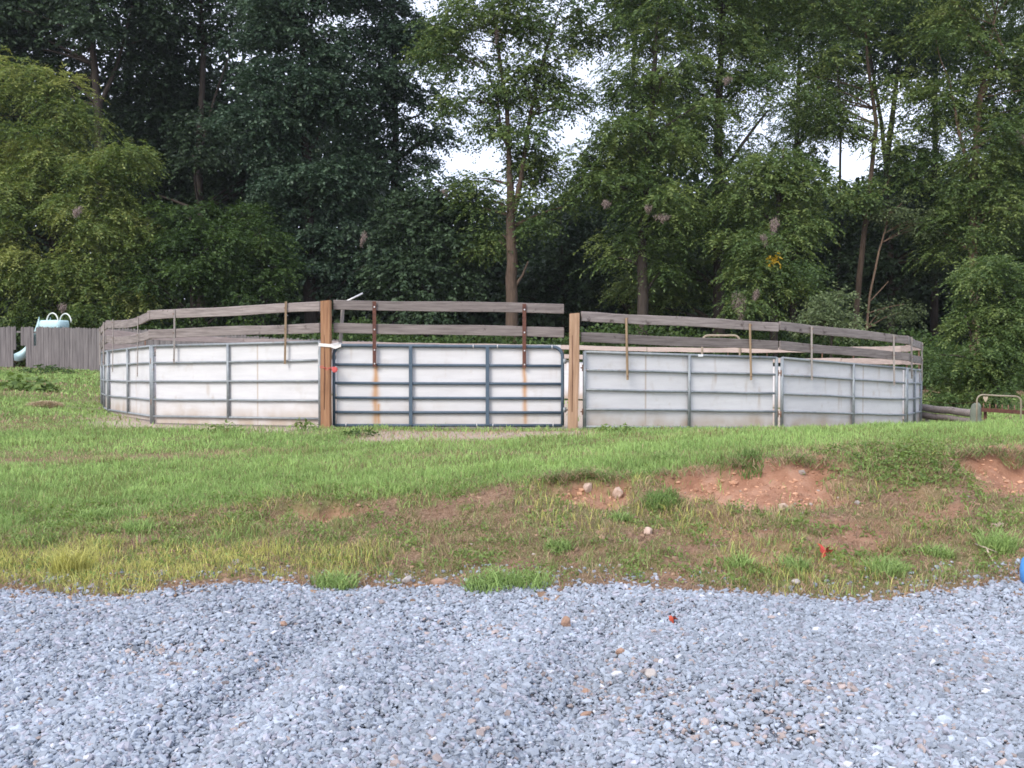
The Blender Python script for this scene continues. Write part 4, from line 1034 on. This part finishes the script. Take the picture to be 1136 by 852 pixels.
def tree(name, label, cat, base, d, lobes, kind, stems, seed, group='trees along the wood edge', bark='bark', dens=1., nlimb=10, tintoff=0., clumptint=.20):
    """base: px of the foot; lobes: (px, py, half width px, half height px, depth offset m[, kind density]); stems: list of point lists (px, py) with radii"""
    r = np.random.default_rng(seed); rnd = random.Random(seed)
    bx = (base - 568) / FPX * d; gz = H1(bx, d); o0 = np.array([bx, d, gz])
    t = thing(name, label, cat, tuple(o0), 0, group)
    VV, TT = [], []; allc = []
    mat, fl, nl, ll, lw, droop, cr, per, fpc = KINDS[kind]
    for lb in lobes:
        px, py, hw, hh, dd = lb[:5]; dk = lb[5] if len(lb) > 5 else 1.
        D_ = d + dd; c = W(px, py, D_) - o0; rad = (hw / FPX * D_, max(1.0, hw / FPX * D_ * .8), hh / FPX * D_)
        C, dirs = lobe_clumps(r, c, rad, kind, dens * dk); allc.append(C)
        n = len(C)
        off = r.normal(size=(n, fpc, 3)) * np.array([cr, cr, cr * .42]) * .66; off[..., 2] -= .22 * (off[..., 0] ** 2 + off[..., 1] ** 2) / cr
        Pp = (C[:, None] + off).reshape(-1, 3)
        out = off + np.array([0, 0, .12]) + dirs[:, None] * .35 + r.normal(size=off.shape) * .25; out[..., 2] *= .6
        V, tn = fronds(r, Pp, out.reshape(-1, 3), fl, nl, ll, lw, droop)
        ct = r.normal(size=n) * clumptint
        tn = np.repeat(np.repeat(ct, fpc), nl) + tn + .5 + tintoff
        VV.append(V); TT.append(np.clip(tn, 0, .96))
    V = np.concatenate(VV); tn = np.concatenate(TT)
    k = V.reshape(-1, 4, 3)[:, :, 2].min(1) + gz > H1(bx, d) - .3
    V = V.reshape(-1, 4, 3)[k].reshape(-1, 3); tn = tn[k]
    Fq = np.arange(len(V)).reshape(-1, 4)
    np_mesh('crown', V, Fq, M[mat], t, attr={'tint': ('FLOAT', 'FACE', tn)})
    mb = MB(); spts = []
    for st in stems:
        pts = [tuple(W(p[0], p[1], d + (p[3] if len(p) > 3 else 0)) - o0) for p in st]; rs = [p[2] for p in st]
        fine, fr = [], []
        for i in range(len(pts) - 1):
            for j in range(4):
                u = j / 4; fine.append(Vector(pts[i]).lerp(Vector(pts[i + 1]), u) + Vector((rnd.uniform(-1, 1), rnd.uniform(-1, 1), 0)) * rs[i] * .16); fr.append(rs[i] + (rs[i + 1] - rs[i]) * u)
        fine.append(Vector(pts[-1])); fr.append(rs[-1])
        if st is stems[0]: fine[0].z = -.25; fr[0] *= 1.35
        mb.tube(fine, fr, 10); spts += list(zip(fine, fr))
    C = np.concatenate(allc); pick = r.permutation(len(C))[:nlimb * 3]
    for q in pick:
        c = Vector(C[q]); cand = [(s_, rr_) for s_, rr_ in spts if s_.z < c.z - .3 and s_.z > 1.0]
        if not cand: continue
        s_, rr_ = min(cand, key=lambda k: (k[0] - c).length * (1 + rnd.random() * .4))
        if (s_ - c).length > 9: continue
        limb(mb, s_, c, min(rr_ * .55, .12), .018, rnd)
    mb.build('trunk', bark, t)
    return t

TG = 'trees along the wood edge'
# left of the picture
tree('walnut_tree', 'big yellow-green feathery tree in front of the dark wood at left', 'tree', 60, 50, [
    (28, 100, 26, 38, 0), (78, 112, 26, 42, 0), (55, 170, 46, 42, -1), (112, 195, 38, 28, -1), (140, 172, 18, 15, -1), (15, 225, 55, 46, -1.5), (100, 240, 50, 38, -1.5), (40, 290, 62, 40, -2), (120, 295, 46, 32, -1.5), (-50, 170, 60, 90, 0), (-50, 290, 60, 60, 0), (150, 262, 24, 22, -.5), (80, 325, 66, 24, -2.2), (150, 315, 30, 24, -1)],
    'walnut', [[(60, 400, .30), (62, 300, .24), (58, 180, .16), (55, 90, .06)], [(62, 300, .16), (110, 210, .08), (140, 170, .03)]], 101, nlimb=12)
tree('broadleaf_tree', 'rounded dark green small tree right of the yellow-green one', 'tree', 215, 49, [
    (205, 250, 42, 45, 0), (235, 275, 42, 45, 0), (200, 310, 55, 40, -.5), (250, 325, 40, 28, 0)], 'green', [[(215, 400, .18), (214, 300, .12), (212, 240, .05)]], 102, tintoff=-.10, nlimb=6)
tree('broadleaf_tree', 'small dark tree with a domed top left of the tall post', 'tree', 293, 50, [
    (290, 262, 34, 32, 0), (300, 310, 38, 36, 0), (268, 245, 25, 22, 1)], 'green', [[(293, 400, .15), (292, 320, .11), (290, 270, .05)]], 103, tintoff=-.14, nlimb=6)
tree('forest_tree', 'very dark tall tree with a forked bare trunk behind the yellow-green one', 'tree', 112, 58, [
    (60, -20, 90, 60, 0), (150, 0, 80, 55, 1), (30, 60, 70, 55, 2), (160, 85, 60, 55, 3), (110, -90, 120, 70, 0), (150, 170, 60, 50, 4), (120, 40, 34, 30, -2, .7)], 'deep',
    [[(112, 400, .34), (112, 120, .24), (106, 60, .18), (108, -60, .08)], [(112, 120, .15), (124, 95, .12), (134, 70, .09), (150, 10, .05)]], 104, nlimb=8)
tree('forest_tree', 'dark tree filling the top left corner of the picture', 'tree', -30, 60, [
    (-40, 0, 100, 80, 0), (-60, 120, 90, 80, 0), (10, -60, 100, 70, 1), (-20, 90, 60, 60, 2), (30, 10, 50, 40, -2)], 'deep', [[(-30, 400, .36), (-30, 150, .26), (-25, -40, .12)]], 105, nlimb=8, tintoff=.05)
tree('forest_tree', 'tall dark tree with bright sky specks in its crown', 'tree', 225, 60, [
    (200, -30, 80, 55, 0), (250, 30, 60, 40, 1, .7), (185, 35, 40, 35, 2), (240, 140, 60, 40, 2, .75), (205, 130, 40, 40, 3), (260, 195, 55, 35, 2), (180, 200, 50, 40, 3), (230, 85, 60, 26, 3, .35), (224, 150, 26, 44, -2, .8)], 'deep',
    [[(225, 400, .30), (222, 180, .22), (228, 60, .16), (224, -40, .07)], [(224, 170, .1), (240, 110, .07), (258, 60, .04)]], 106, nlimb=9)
tree('forest_tree', 'massive blue-green tree rising behind the tall post to the top edge', 'tree', 335, 54, [
    (300, 20, 60, 60, 0), (360, 0, 70, 65, 0), (330, 90, 65, 60, -1), (290, 140, 55, 50, -1), (385, 100, 50, 60, 0), (350, 180, 60, 50, -1), (300, 215, 45, 36, 0), (380, 220, 55, 48, -.5), (330, -70, 110, 60, 0), (345, 270, 55, 45, 0), (400, 285, 50, 42, 0)],
    'teal', [[(345, 400, .38), (343, 250, .30), (338, 100, .20), (335, -40, .08)]], 107, nlimb=12)
tree('forest_tree', 'blue-green tall tree left of the bright sky gap', 'tree', 435, 56, [
    (425, 20, 45, 55, 0), (455, 60, 40, 45, 0), (430, 110, 50, 45, -1), (470, 130, 26, 30, 0, .8), (440, 180, 50, 40, 0), (430, -60, 70, 50, 0), (480, 30, 30, 35, 1, .8)], 'teal', [[(440, 400, .28), (440, 220, .22), (438, 60, .14), (435, -50, .06)]], 108, nlimb=10, dens=.85)
tree('broadleaf_tree', 'lower rounded dark tree under the sky gap left of the twin trunk', 'tree', 475, 53, [
    (470, 235, 55, 45, 0), (500, 270, 45, 50, 0), (440, 270, 45, 45, 0), (470, 315, 65, 40, -.5), (515, 230, 25, 28, 0)], 'deep', [[(475, 400, .2), (474, 300, .15), (472, 230, .06)]], 109, nlimb=8, tintoff=.10)
# the twin-trunk tree in the middle
tree('twin_trunk_tree', 'twin-trunk tree in the middle, open airy crown against the white sky', 'tree', 569, 50, [
    (560, 20, 60, 36, 0), (520, 60, 45, 30, 0), (600, 60, 42, 32, 0), (505, 100, 36, 26, 0, .9), (560, 95, 40, 28, 0, .8), (612, 16, 40, 34, 0), (500, 20, 40, 36, 0), (552, 142, 14, 20, 0, .8), (594, 150, 20, 28, 0, .8), (606, 195, 24, 30, 1, 1.), (560, -50, 110, 40, 0), (535, 215, 26, 30, 1, .8), (600, 240, 30, 36, 0, .9), (548, 262, 24, 24, 1, .8), (585, 85, 26, 22, 0), (540, 10, 46, 30, -1), (600, 15, 46, 30, -1), (488, 62, 26, 22, 1), (652, 46, 22, 20, 1, .8), (580, 178, 15, 20, 1, .8), (628, 108, 14, 18, 0, .7)],
    'airy', [[(568, 400, .36), (568, 325, .29), (567, 260, .25), (566, 232, .21), (565, 180, .13), (562, 120, .11), (552, 50, .07), (545, 0, .03)],
             [(569, 240, .16), (578, 200, .12), (588, 130, .09), (605, 60, .07), (622, 10, .03)], [(566, 170, .08), (556, 150, .07), (552, 110, .05), (535, 70, .03)], [(570, 320, .10), (580, 305, .06), (586, 290, .03)]], 110, bark='barkmid', nlimb=14)
tree('sapling_tree', 'thin understory tree right of the twin trunk', 'tree', 625, 58, [
    (620, 290, 40, 45, 0, .8), (650, 250, 26, 40, 0, .8), (600, 320, 36, 30, 0), (650, 320, 30, 36, 0)], 'deep', [[(625, 400, .12), (624, 300, .09), (622, 240, .03)]], 111, nlimb=8)
# right half
tree('walnut_tree', 'olive feathery tree just right of the sky gap', 'tree', 712, 49, [
    (700, 95, 26, 30, 0), (735, 60, 46, 45, 0), (700, 150, 50, 42, -.5), (750, 150, 50, 45, -.5), (680, 205, 42, 36, 0), (735, 225, 55, 42, -1), (705, 275, 45, 36, 0, .8), (730, -20, 60, 50, 0), (655, 190, 22, 26, 0, .8)], 'olive',
    [[(712, 400, .30), (713, 260, .24), (722, 120, .15), (730, 10, .06)]], 112, nlimb=11, tintoff=-.02)
tree('walnut_tree', 'tallest olive tree with a dark bare stem, right of the middle', 'tree', 798, 51, [
    (790, 30, 58, 45, 0), (830, 90, 46, 40, 0), (770, 100, 46, 40, 0), (800, 160, 55, 30, 0, .75), (830, -30, 70, 45, 0), (770, -40, 60, 45, 0), (780, 235, 50, 40, -.5), (810, 300, 40, 36, 1, .8), (760, 310, 44, 34, 1), (720, 320, 40, 34, 2)], 'olive',
    [[(797, 400, .32), (796, 240, .25), (796, 120, .2), (800, 20, .09)], [(796, 200, .12), (830, 150, .08), (850, 125, .04)]], 113, nlimb=11)
tree('walnut_tree', 'drooping olive tree hung with pale webs, tips reaching the pen boards', 'tree', 860, 47, [
    (868, 175, 45, 30, 0), (840, 215, 50, 36, 0), (890, 225, 38, 32, 0), (850, 270, 55, 36, -1), (835, 318, 45, 30, -1.5), (880, 300, 36, 30, -1)], 'olive', [[(858, 400, .2), (858, 300, .16), (864, 200, .08), (868, 165, .04)]], 114, nlimb=10, tintoff=.04)
tree('forest_tree', 'tall slender tree with a pale leaning trunk and open crown', 'tree', 947, 52, [
    (905, 60, 42, 36, 0, .9), (950, 30, 50, 40, 0), (915, 110, 34, 26, 0, .7), (985, 90, 36, 40, 0, .85), (900, 0, 60, 40, 0), (960, -40, 80, 40, 0), (925, 145, 24, 18, 0, .45), (990, 150, 30, 28, 0, .8), (1005, 195, 20, 20, 0, .5), (945, 215, 26, 16, -1)], 'airy',
    [[(945, 400, .17), (950, 340, .16), (956, 270, .14), (962, 220, .13), (970, 140, .11), (960, 70, .08), (955, 0, .04)], [(956, 262, .05), (970, 230, .03), (985, 200, .02)]], 115, bark='barkmid', nlimb=12)
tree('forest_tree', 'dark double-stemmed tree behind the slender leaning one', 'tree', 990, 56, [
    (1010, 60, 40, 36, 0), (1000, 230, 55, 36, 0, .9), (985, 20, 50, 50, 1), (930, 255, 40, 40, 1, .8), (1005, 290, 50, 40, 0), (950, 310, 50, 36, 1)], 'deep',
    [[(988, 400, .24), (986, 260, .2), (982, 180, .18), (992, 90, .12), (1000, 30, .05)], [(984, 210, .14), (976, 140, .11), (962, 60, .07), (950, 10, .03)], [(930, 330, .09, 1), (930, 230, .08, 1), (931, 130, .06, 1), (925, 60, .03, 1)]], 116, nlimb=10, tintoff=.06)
tree('sapling_tree', 'thin pale sapling leaning beside the slender trunk', 'tree', 961, 51, [
    (1012, 245, 24, 14, 0), (992, 342, 26, 18, 0, .7), (985, 230, 16, 14, 0)], 'pale', [[(958, 400, .07), (964, 330, .06), (974, 280, .05), (985, 240, .03), (1000, 225, .02)], [(964, 335, .03), (978, 320, .025), (985, 312, .015)]], 117, bark='barkwarm', nlimb=4)
tree('walnut_tree', 'olive tree with a reddish trunk at the right, above the shrub', 'tree', 1080, 50, [
    (1060, 40, 50, 40, 0, .8), (1110, 80, 45, 50, 0), (1050, 110, 35, 36, 0, .7), (1100, 160, 50, 40, 0), (1065, 200, 42, 36, 0, .9), (1110, 230, 50, 40, 0), (1060, 260, 36, 26, 0, .8), (1090, -30, 80, 50, 0), (1150, 130, 50, 90, 0)], 'olive',
    [[(1082, 400, .26), (1079, 300, .22), (1076, 220, .18), (1085, 110, .14), (1100, 20, .06)], [(1076, 200, .1), (1062, 150, .08), (1050, 90, .05)], [(1085, 110, .1), (1110, 60, .08), (1098, 30, .06)]], 118, bark='barkwarm', nlimb=11)
tree('forest_tree', 'tall tree standing mostly outside the right edge of the picture', 'tree', 1190, 54, [
    (1180, 40, 80, 80, 0), (1190, 170, 80, 80, 0), (1170, 270, 60, 50, 0)], 'olive', [[(1190, 400, .3), (1188, 200, .22), (1185, 20, .08)]], 119, nlimb=8)
tree('shrub', 'mid-green bushy shrub at the right beside the end of the pen', 'shrub', 1105, 33, [
    (1110, 325, 40, 32, 0), (1085, 365, 44, 32, 0), (1130, 370, 50, 40, 0), (1065, 405, 36, 30, 0), (1105, 420, 60, 28, -.5), (1160, 340, 40, 50, 0), (1050, 440, 30, 14, 0), (1090, 300, 16, 12, 0)], 'shrub',
    [[(1105, 450, .12), (1104, 390, .09), (1108, 330, .04)], [(1104, 430, .08), (1080, 380, .05), (1070, 350, .02)]], 120, 'shrubs in front of the wood', nlimb=8, tintoff=-.04)
tree('shrub', 'small pale green shrub above the right-hand boards', 'shrub', 922, 42, [
    (922, 340, 26, 18, 0), (908, 352, 18, 12, 0), (936, 354, 18, 14, 0)], 'pale', [[(922, 410, .06), (922, 365, .05), (922, 340, .02)]], 121, 'shrubs in front of the wood', nlimb=5)
tree('forest_tree', 'tree filling in behind the open crowns right of the tallest olive tree', 'tree', 880, 62, [
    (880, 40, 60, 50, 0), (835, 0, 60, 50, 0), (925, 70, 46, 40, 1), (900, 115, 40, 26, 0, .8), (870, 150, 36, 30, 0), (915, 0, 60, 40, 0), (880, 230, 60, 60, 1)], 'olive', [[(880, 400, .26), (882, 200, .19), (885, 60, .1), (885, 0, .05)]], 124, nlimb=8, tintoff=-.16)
tree('forest_tree', 'dim tree behind, between the leaning trunk and the reddish trunk', 'tree', 1035, 63, [
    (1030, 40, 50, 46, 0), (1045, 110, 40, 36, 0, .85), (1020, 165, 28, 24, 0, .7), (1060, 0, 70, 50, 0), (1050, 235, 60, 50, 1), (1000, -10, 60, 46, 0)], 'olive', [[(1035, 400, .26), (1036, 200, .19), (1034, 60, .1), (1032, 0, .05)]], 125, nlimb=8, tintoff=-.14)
tree('forest_tree', 'dim dark tree seen behind the olive tree right of the sky gap', 'tree', 690, 64, [
    (710, 20, 36, 40, 0), (640, 235, 30, 36, 0), (665, 270, 40, 50, 0), (700, 200, 50, 50, 0), (690, -40, 60, 40, 0), (740, 130, 50, 50, 0)], 'deep', [[(700, 400, .26), (700, 200, .19), (702, 60, .1), (704, 0, .05)]], 126, nlimb=8, tintoff=.1)
# off-frame neighbours so that the wood edge goes on
tree('forest_tree', 'dark tree outside the left edge of the picture', 'tree', -190, 56, [(-190, 40, 110, 100, 0), (-190, 200, 110, 90, 0), (-190, 310, 100, 50, 0)], 'deep', [[(-190, 400, .3), (-190, 100, .15)]], 122, nlimb=6)
tree('forest_tree', 'olive tree outside the right edge of the picture', 'tree', 1330, 54, [(1330, 40, 100, 100, 0), (1330, 200, 100, 90, 0), (1330, 310, 100, 50, 0)], 'olive', [[(1330, 400, .3), (1330, 100, .15)]], 123, nlimb=6)

# deeper wood: one far mass that closes the view between the trunks
def leaf_mass(name, mat, n, sampler, ll, lw, seed, tintoff=0.):
    r = np.random.default_rng(seed); Pp = sampler(r, n); n = len(Pp)
    a = r.normal(size=(n, 3)); a[:, 2] -= .5; a /= np.linalg.norm(a, axis=1, keepdims=True)
    b = np.cross(a, r.normal(size=(n, 3)) * .6 + np.array([0, 0, 1.])); b /= np.linalg.norm(b, axis=1, keepdims=True)
    s_ = (.7 + .6 * r.random((n, 1))); a = a * ll * s_; b = b * lw * .5 * s_
    V = np.stack([Pp, Pp + a * .42 + b, Pp + a, Pp + a * .42 - b], 1).reshape(-1, 3)
    tn = np.clip(.5 + tintoff + r.normal(size=n) * .2, 0, .96)
    o = np_mesh(name, V, np.arange(4 * n).reshape(-1, 4), mat, attr={'tint': ('FLOAT', 'FACE', tn)})
    return tag(o, kind='stuff')
def wood_s(r, n):
    y = 63 + 24 * r.random(n); x = (r.random(n) * 2 - 1) * 62
    pxx = 568 + x / y * FPX
    top = 10 + 5 * (fbm(x, y * .3, 4, 301, 3) - .4) + 10 * sstep(470, 360, pxx) + 3.0 * sstep(660, 740, pxx) + 3 * sstep(1050, 1150, pxx)
    z = height(x, y) + r.random(n) ** 1.35 * top
    return np.stack([x, y, z], -1)
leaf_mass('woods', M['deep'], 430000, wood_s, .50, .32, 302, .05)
def under_s(r, n):
    x = (r.random(n) * 2 - 1) * 40; y = 46.5 + 6 * r.random(n)
    top = 1.0 + 2.6 * fbm(x, y * .3, 3, 311, 3)
    z = height(x, y) + r.random(n) * top
    return np.stack([x, y, z], -1)
leaf_mass('undergrowth', M['green'], 90000, under_s, .22, .14, 312, .0)

def weeds_s(r, n):
    y = 6.6 + 3.1 * r.random(n); x = (r.random(n) * 2 - 1) * (.53 * y + 2.6)
    p = fbm(x, y, .22, 141, 3); q = fbm(x, y, .9, 143, 2); v = fbm(x, y, .09, 145, 2)
    k = (r.random(n) < .62 * sstep(.46, .70, p * .42 + q * .22 + v * .36 + .03 * sstep(1, 3, x))) & (clay_mask(x, y) < .4) & (y > edge_y(x) + .1) & ~((x < -.8) & (y < 7.7) & (r.random(n) < .8)) & (y < 9.3 + .5 * sstep(2, 4, x))
    x, y, p = x[k], y[k], p[k]
    return np.stack([x, y, height(x, y) + .004 + r.random(len(x)) ** 1.5 * .09 * sstep(.42, .7, p)], -1)
leaf_mass('ground_weeds', M['weed'], 330000, weeds_s, .030, .015, 312, .10)

# ------------------------------------------------------------------ web nests in the branches
def web(px, py, d, w, h, label, seed):
    c = W(px, py, d + .35); r = np.random.default_rng(seed)
    n = int(200 + 560 * w * h); q = r.normal(size=(n, 3)); q /= np.linalg.norm(q, axis=1, keepdims=True); q *= r.random((n, 1)) ** .62; q = q * np.array([w * .95, w * .8, h * .95]); q[:, 0] *= np.clip(.75 + .6 * q[:, 2] / h, .25, 1.4); q[:, 0] += q[:, 2] * r.uniform(-.35, .35)
    a = np.stack([r.normal(size=n) * .35, r.normal(size=n) * .35, -1 + 0 * q[:, 0]], -1) * (.08 + .16 * r.random((n, 1))) * (.5 + h)
    b = r.normal(size=(n, 3)) * np.array([1, 1, .2]); b /= np.linalg.norm(b, axis=1, keepdims=True); b *= .012 + .022 * r.random((n, 1))
    V = np.stack([q, q + a * .4 + b, q + a, q + a * .5 - b], 1).reshape(-1, 3)
    o = np_mesh('web_nest', V, np.arange(4 * n).reshape(-1, 4), M['web']); o.location = tuple(c)
    return tag(o, label, 'web nest', 'webworm nests in the trees')
web(87, 234, 43.2, .28, .26, 'pale web nest in the middle of the yellow-green tree', 1)
web(70, 340, 43, .22, .24, 'small web nest near the foot of the yellow-green tree above the fence', 2)
web(494, 213, 50.5, .26, .22, 'web nest in the dark tree under the sky gap', 3)
web(403, 264, 50.5, .18, .42, 'thin hanging web nest low in the blue-green tree', 4)
web(672, 226, 46.5, .30, .22, 'web nest at the left tip of the olive tree by the sky gap', 5)
web(734, 241, 45.6, .50, .22, 'widest web nest, lying along a branch of the olive tree', 6)
web(719, 231, 45.8, .26, .24, 'small web nest just left of the widest one', 7)
web(858, 250, 44.2, .24, .46, 'long web nest at the upper right of the drooping olive tree', 8)
web(847, 265, 44.0, .22, .30, 'round web nest left of the long one in the drooping tree', 9)
web(820, 338, 43.6, .42, .70, 'largest ragged web nest hanging just above the pen boards', 10)
web(838, 326, 43.6, .20, .30, 'narrow web nest right beside the largest ragged one', 11)
web(805, 90, 48.0, .28, .22, 'web nest high in the tallest olive tree', 12)
web(1131, 152, 47.5, .30, .40, 'web nest at the right edge high in the reddish-trunk tree', 13)
web(551, 40, 48.5, .16, .50, 'faint hanging web high in the twin-trunk tree', 14)
# yellow leaf sprig in the drooping tree
r = np.random.default_rng(9); c = W(859, 288, 44.3)
V, tn = fronds(r, c + r.normal(size=(16, 3)) * np.array([.22, .1, .10]), r.normal(size=(16, 3)), .18, 5, .14, .08, .3)
o = np_mesh('leaf_sprig', V, np.arange(len(V)).reshape(-1, 4), M['yellowleaf'], attr={'tint': ('FLOAT', 'FACE', np.clip(tn + .5, 0, 1))})
tag(o, 'small bright yellow leaf sprig in the drooping olive tree', 'leaf sprig')

# ------------------------------------------------------------------ weeds: broad-leaved plants at left, at the fence foot, by the post
def leafy_plant(name, label, cat, px, py, wd, ht, n, ll, lw, mat, seed, depth=None):
    x, y, z = P(px, py) if depth is None else (((px - 568) / FPX * depth), depth, H1((px - 568) / FPX * depth, depth))
    t = thing(name, label, cat, (x, y, z), 0, 'leafy weeds'); r = np.random.default_rng(seed)
    a = r.random(n) * 6.283; q = np.sqrt(r.random(n)) * wd; lx = q * np.cos(a); ly = q * np.sin(a) * .7
    hz = height(x + lx, y + ly) - z + ht * r.random(n) ** .6 * (1 - .55 * (q / wd) ** 2)
    V, tn = fronds(r, np.stack([lx, ly, hz], -1), np.stack([np.cos(a), np.sin(a), r.normal(size=n) * .3 + .1], -1), ll * 1.2, 4, ll, lw, .3)
    np_mesh('leaves', V, np.arange(len(V)).reshape(-1, 4), M[mat], t, attr={'tint': ('FLOAT', 'FACE', np.clip(tn + .5, 0, .95))})
    mb = MB()
    for k in range(6):
        i = r.integers(n); mb.tube([(lx[i] * .2, ly[i] * .2, -.02), (lx[i] * .6, ly[i] * .6, hz[i] * .6), (lx[i], ly[i], hz[i])], [.006, .005, .003], 5)
    mb.build('stems', 'weed', t)
leafy_plant('squash_vine', 'broad-leaved vine patch sprawling at the left edge of the lawn', 'vine', 8, 430, .95, .42, 60, .20, .17, 'weed', 401)
leafy_plant('squash_vine', 'smaller broad-leaved vine end right of the larger vine patch', 'vine', 34, 432, .55, .25, 34, .18, .15, 'weed', 402)
leafy_plant('weed_clump', 'dark green weed clump at the foot of the fence', 'weed', 55, 415, .9, .40, 110, .13, .07, 'green', 403)
leafy_plant('weed_clump', 'small leafy weed in front of the tall post', 'weed', 339, 478, .16, .20, 24, .07, .04, 'weed', 404)
leafy_plant('weed_clump', 'leafy weed against the white panel left of the post', 'weed', 246, 480, .28, .16, 40, .07, .035, 'weed', 405)
leafy_plant('weed_clump', 'low weed clump between the gate and the lawn', 'weed', 400, 484, .22, .12, 40, .06, .03, 'green', 406)
leafy_plant('weed_clump', 'leafy weed at the foot of the panel right of the shorter post', 'weed', 684, 481, .24, .16, 40, .07, .03, 'weed', 407)
leafy_plant('weed_clump', 'large leafy weed patch spilling over the crest left of the right clay scar', 'weed', 960, 508, .55, .09, 260, .035, .016, 'weed', 408)
leafy_plant('weed_clump', 'second leafy weed patch lower on the bank beside the clay hollow', 'weed', 1015, 522, .40, .09, 190, .035, .016, 'weed', 409)
x, y, z = P(50, 452)
t = thing('hay_pile', 'small mound of dry brown clippings on the lawn at left', 'hay pile', (x, y, z)); r = np.random.default_rng(5)
n = 2200; a = r.random(n) * 6.283; q = np.sqrt(r.random(n)); lx = q * np.cos(a) * .36; ly = q * np.sin(a) * .28
blades('straw', lx, ly, .06 + .10 * r.random(n), .012 + .008 * r.random(n), np.array([.66, .54, .36]) * (.6 + .5 * r.random((n, 1))), .8 + .7 * r.random(n), 6, parent=t, z=.075 * (1 - q ** 2) - .015)
mb = MB(); mb.lump((0, 0, -.03), (.30, .22, .07), 2, 3, .2); mb.build('mound', 'stick', t)

def haze():
    m, n, l = new_mat('thin_air'); out = N(n, 'ShaderNodeOutputMaterial'); v = N(n, 'ShaderNodeVolumePrincipled', Density=.0002, Anisotropy=.2)
    v.inputs['Color'].default_value = (.86, .92, 1, 1); l.new(v.outputs[0], out.inputs['Volume'])
    mb = MB(); mb.box(-460, 460, -340, 660, -1.5, 35); tag(mb.build('haze', m), kind='stuff')
haze()

# ------------------------------------------------------------------ light, sky, camera
EL, AZ = R(38), R(217)
w = bpy.data.worlds.new('World'); SC.world = w; w.use_nodes = True
n = w.node_tree.nodes; l = w.node_tree.links; n.clear()
out = N(n, 'ShaderNodeOutputWorld'); bg = N(n, 'ShaderNodeBackground', Strength=.11)
sky = N(n, 'ShaderNodeTexSky', sky_type='NISHITA', sun_disc=False, sun_elevation=EL, sun_rotation=AZ, air_density=1., dust_density=2.)
tc = N(n, 'ShaderNodeTexCoord'); nz = N(n, 'ShaderNodeTexNoise', Scale=2.2, Detail=5, Roughness=.55); l.new(tc.outputs['Generated'], nz.inputs['Vector'])
rp = ramp(n, [(.30, (7.0, 7.5, 9.3)), (.70, (9.3, 9.6, 11.2))]); l.new(nz.outputs['Fac'], rp.inputs[0])
mx = N(n, 'ShaderNodeMixRGB'); mx.inputs[0].default_value = .68; l.new(sky.outputs[0], mx.inputs[1]); l.new(rp.outputs[0], mx.inputs[2])
l.new(mx.outputs[0], bg.inputs[0]); l.new(bg.outputs[0], out.inputs[0])
sd = bpy.data.lights.new('sun', 'SUN'); sd.energy = 1.5; sd.angle = R(25); sd.color = (1., .94, .86)
so = link(bpy.data.objects.new('sun', sd))
dirv = Vector((math.sin(AZ) * math.cos(EL), math.cos(AZ) * math.cos(EL), math.sin(EL)))
so.rotation_euler = dirv.to_track_quat('Z', 'Y').to_euler(); so.location = dirv * 60

cd = bpy.data.cameras.new('camera'); cam = link(bpy.data.objects.new('camera', cd))
cd.sensor_fit = 'HORIZONTAL'; cd.angle = 2 * math.atan(568 / FPX); cd.clip_start = .05; cd.clip_end = 2000
cam.location = (0, 0, EYE); cam.rotation_euler = (R(90) - math.atan((426 - HZ) / FPX), 0, 0)
SC.camera = cam
SC.render.engine = 'CYCLES'
cy = SC.cycles; cy.max_bounces = 6; cy.diffuse_bounces = 3; cy.glossy_bounces = 2; cy.transmission_bounces = 3; cy.transparent_max_bounces = 6
cy.use_denoising = True; cy.filter_width = 1.7; cy.caustics_reflective = False; cy.caustics_refractive = False
vs_ = SC.view_settings
vs_.view_transform = 'Standard'; vs_.look = 'None'; vs_.gamma = 1; vs_.use_curve_mapping = False; vs_.exposure = .9
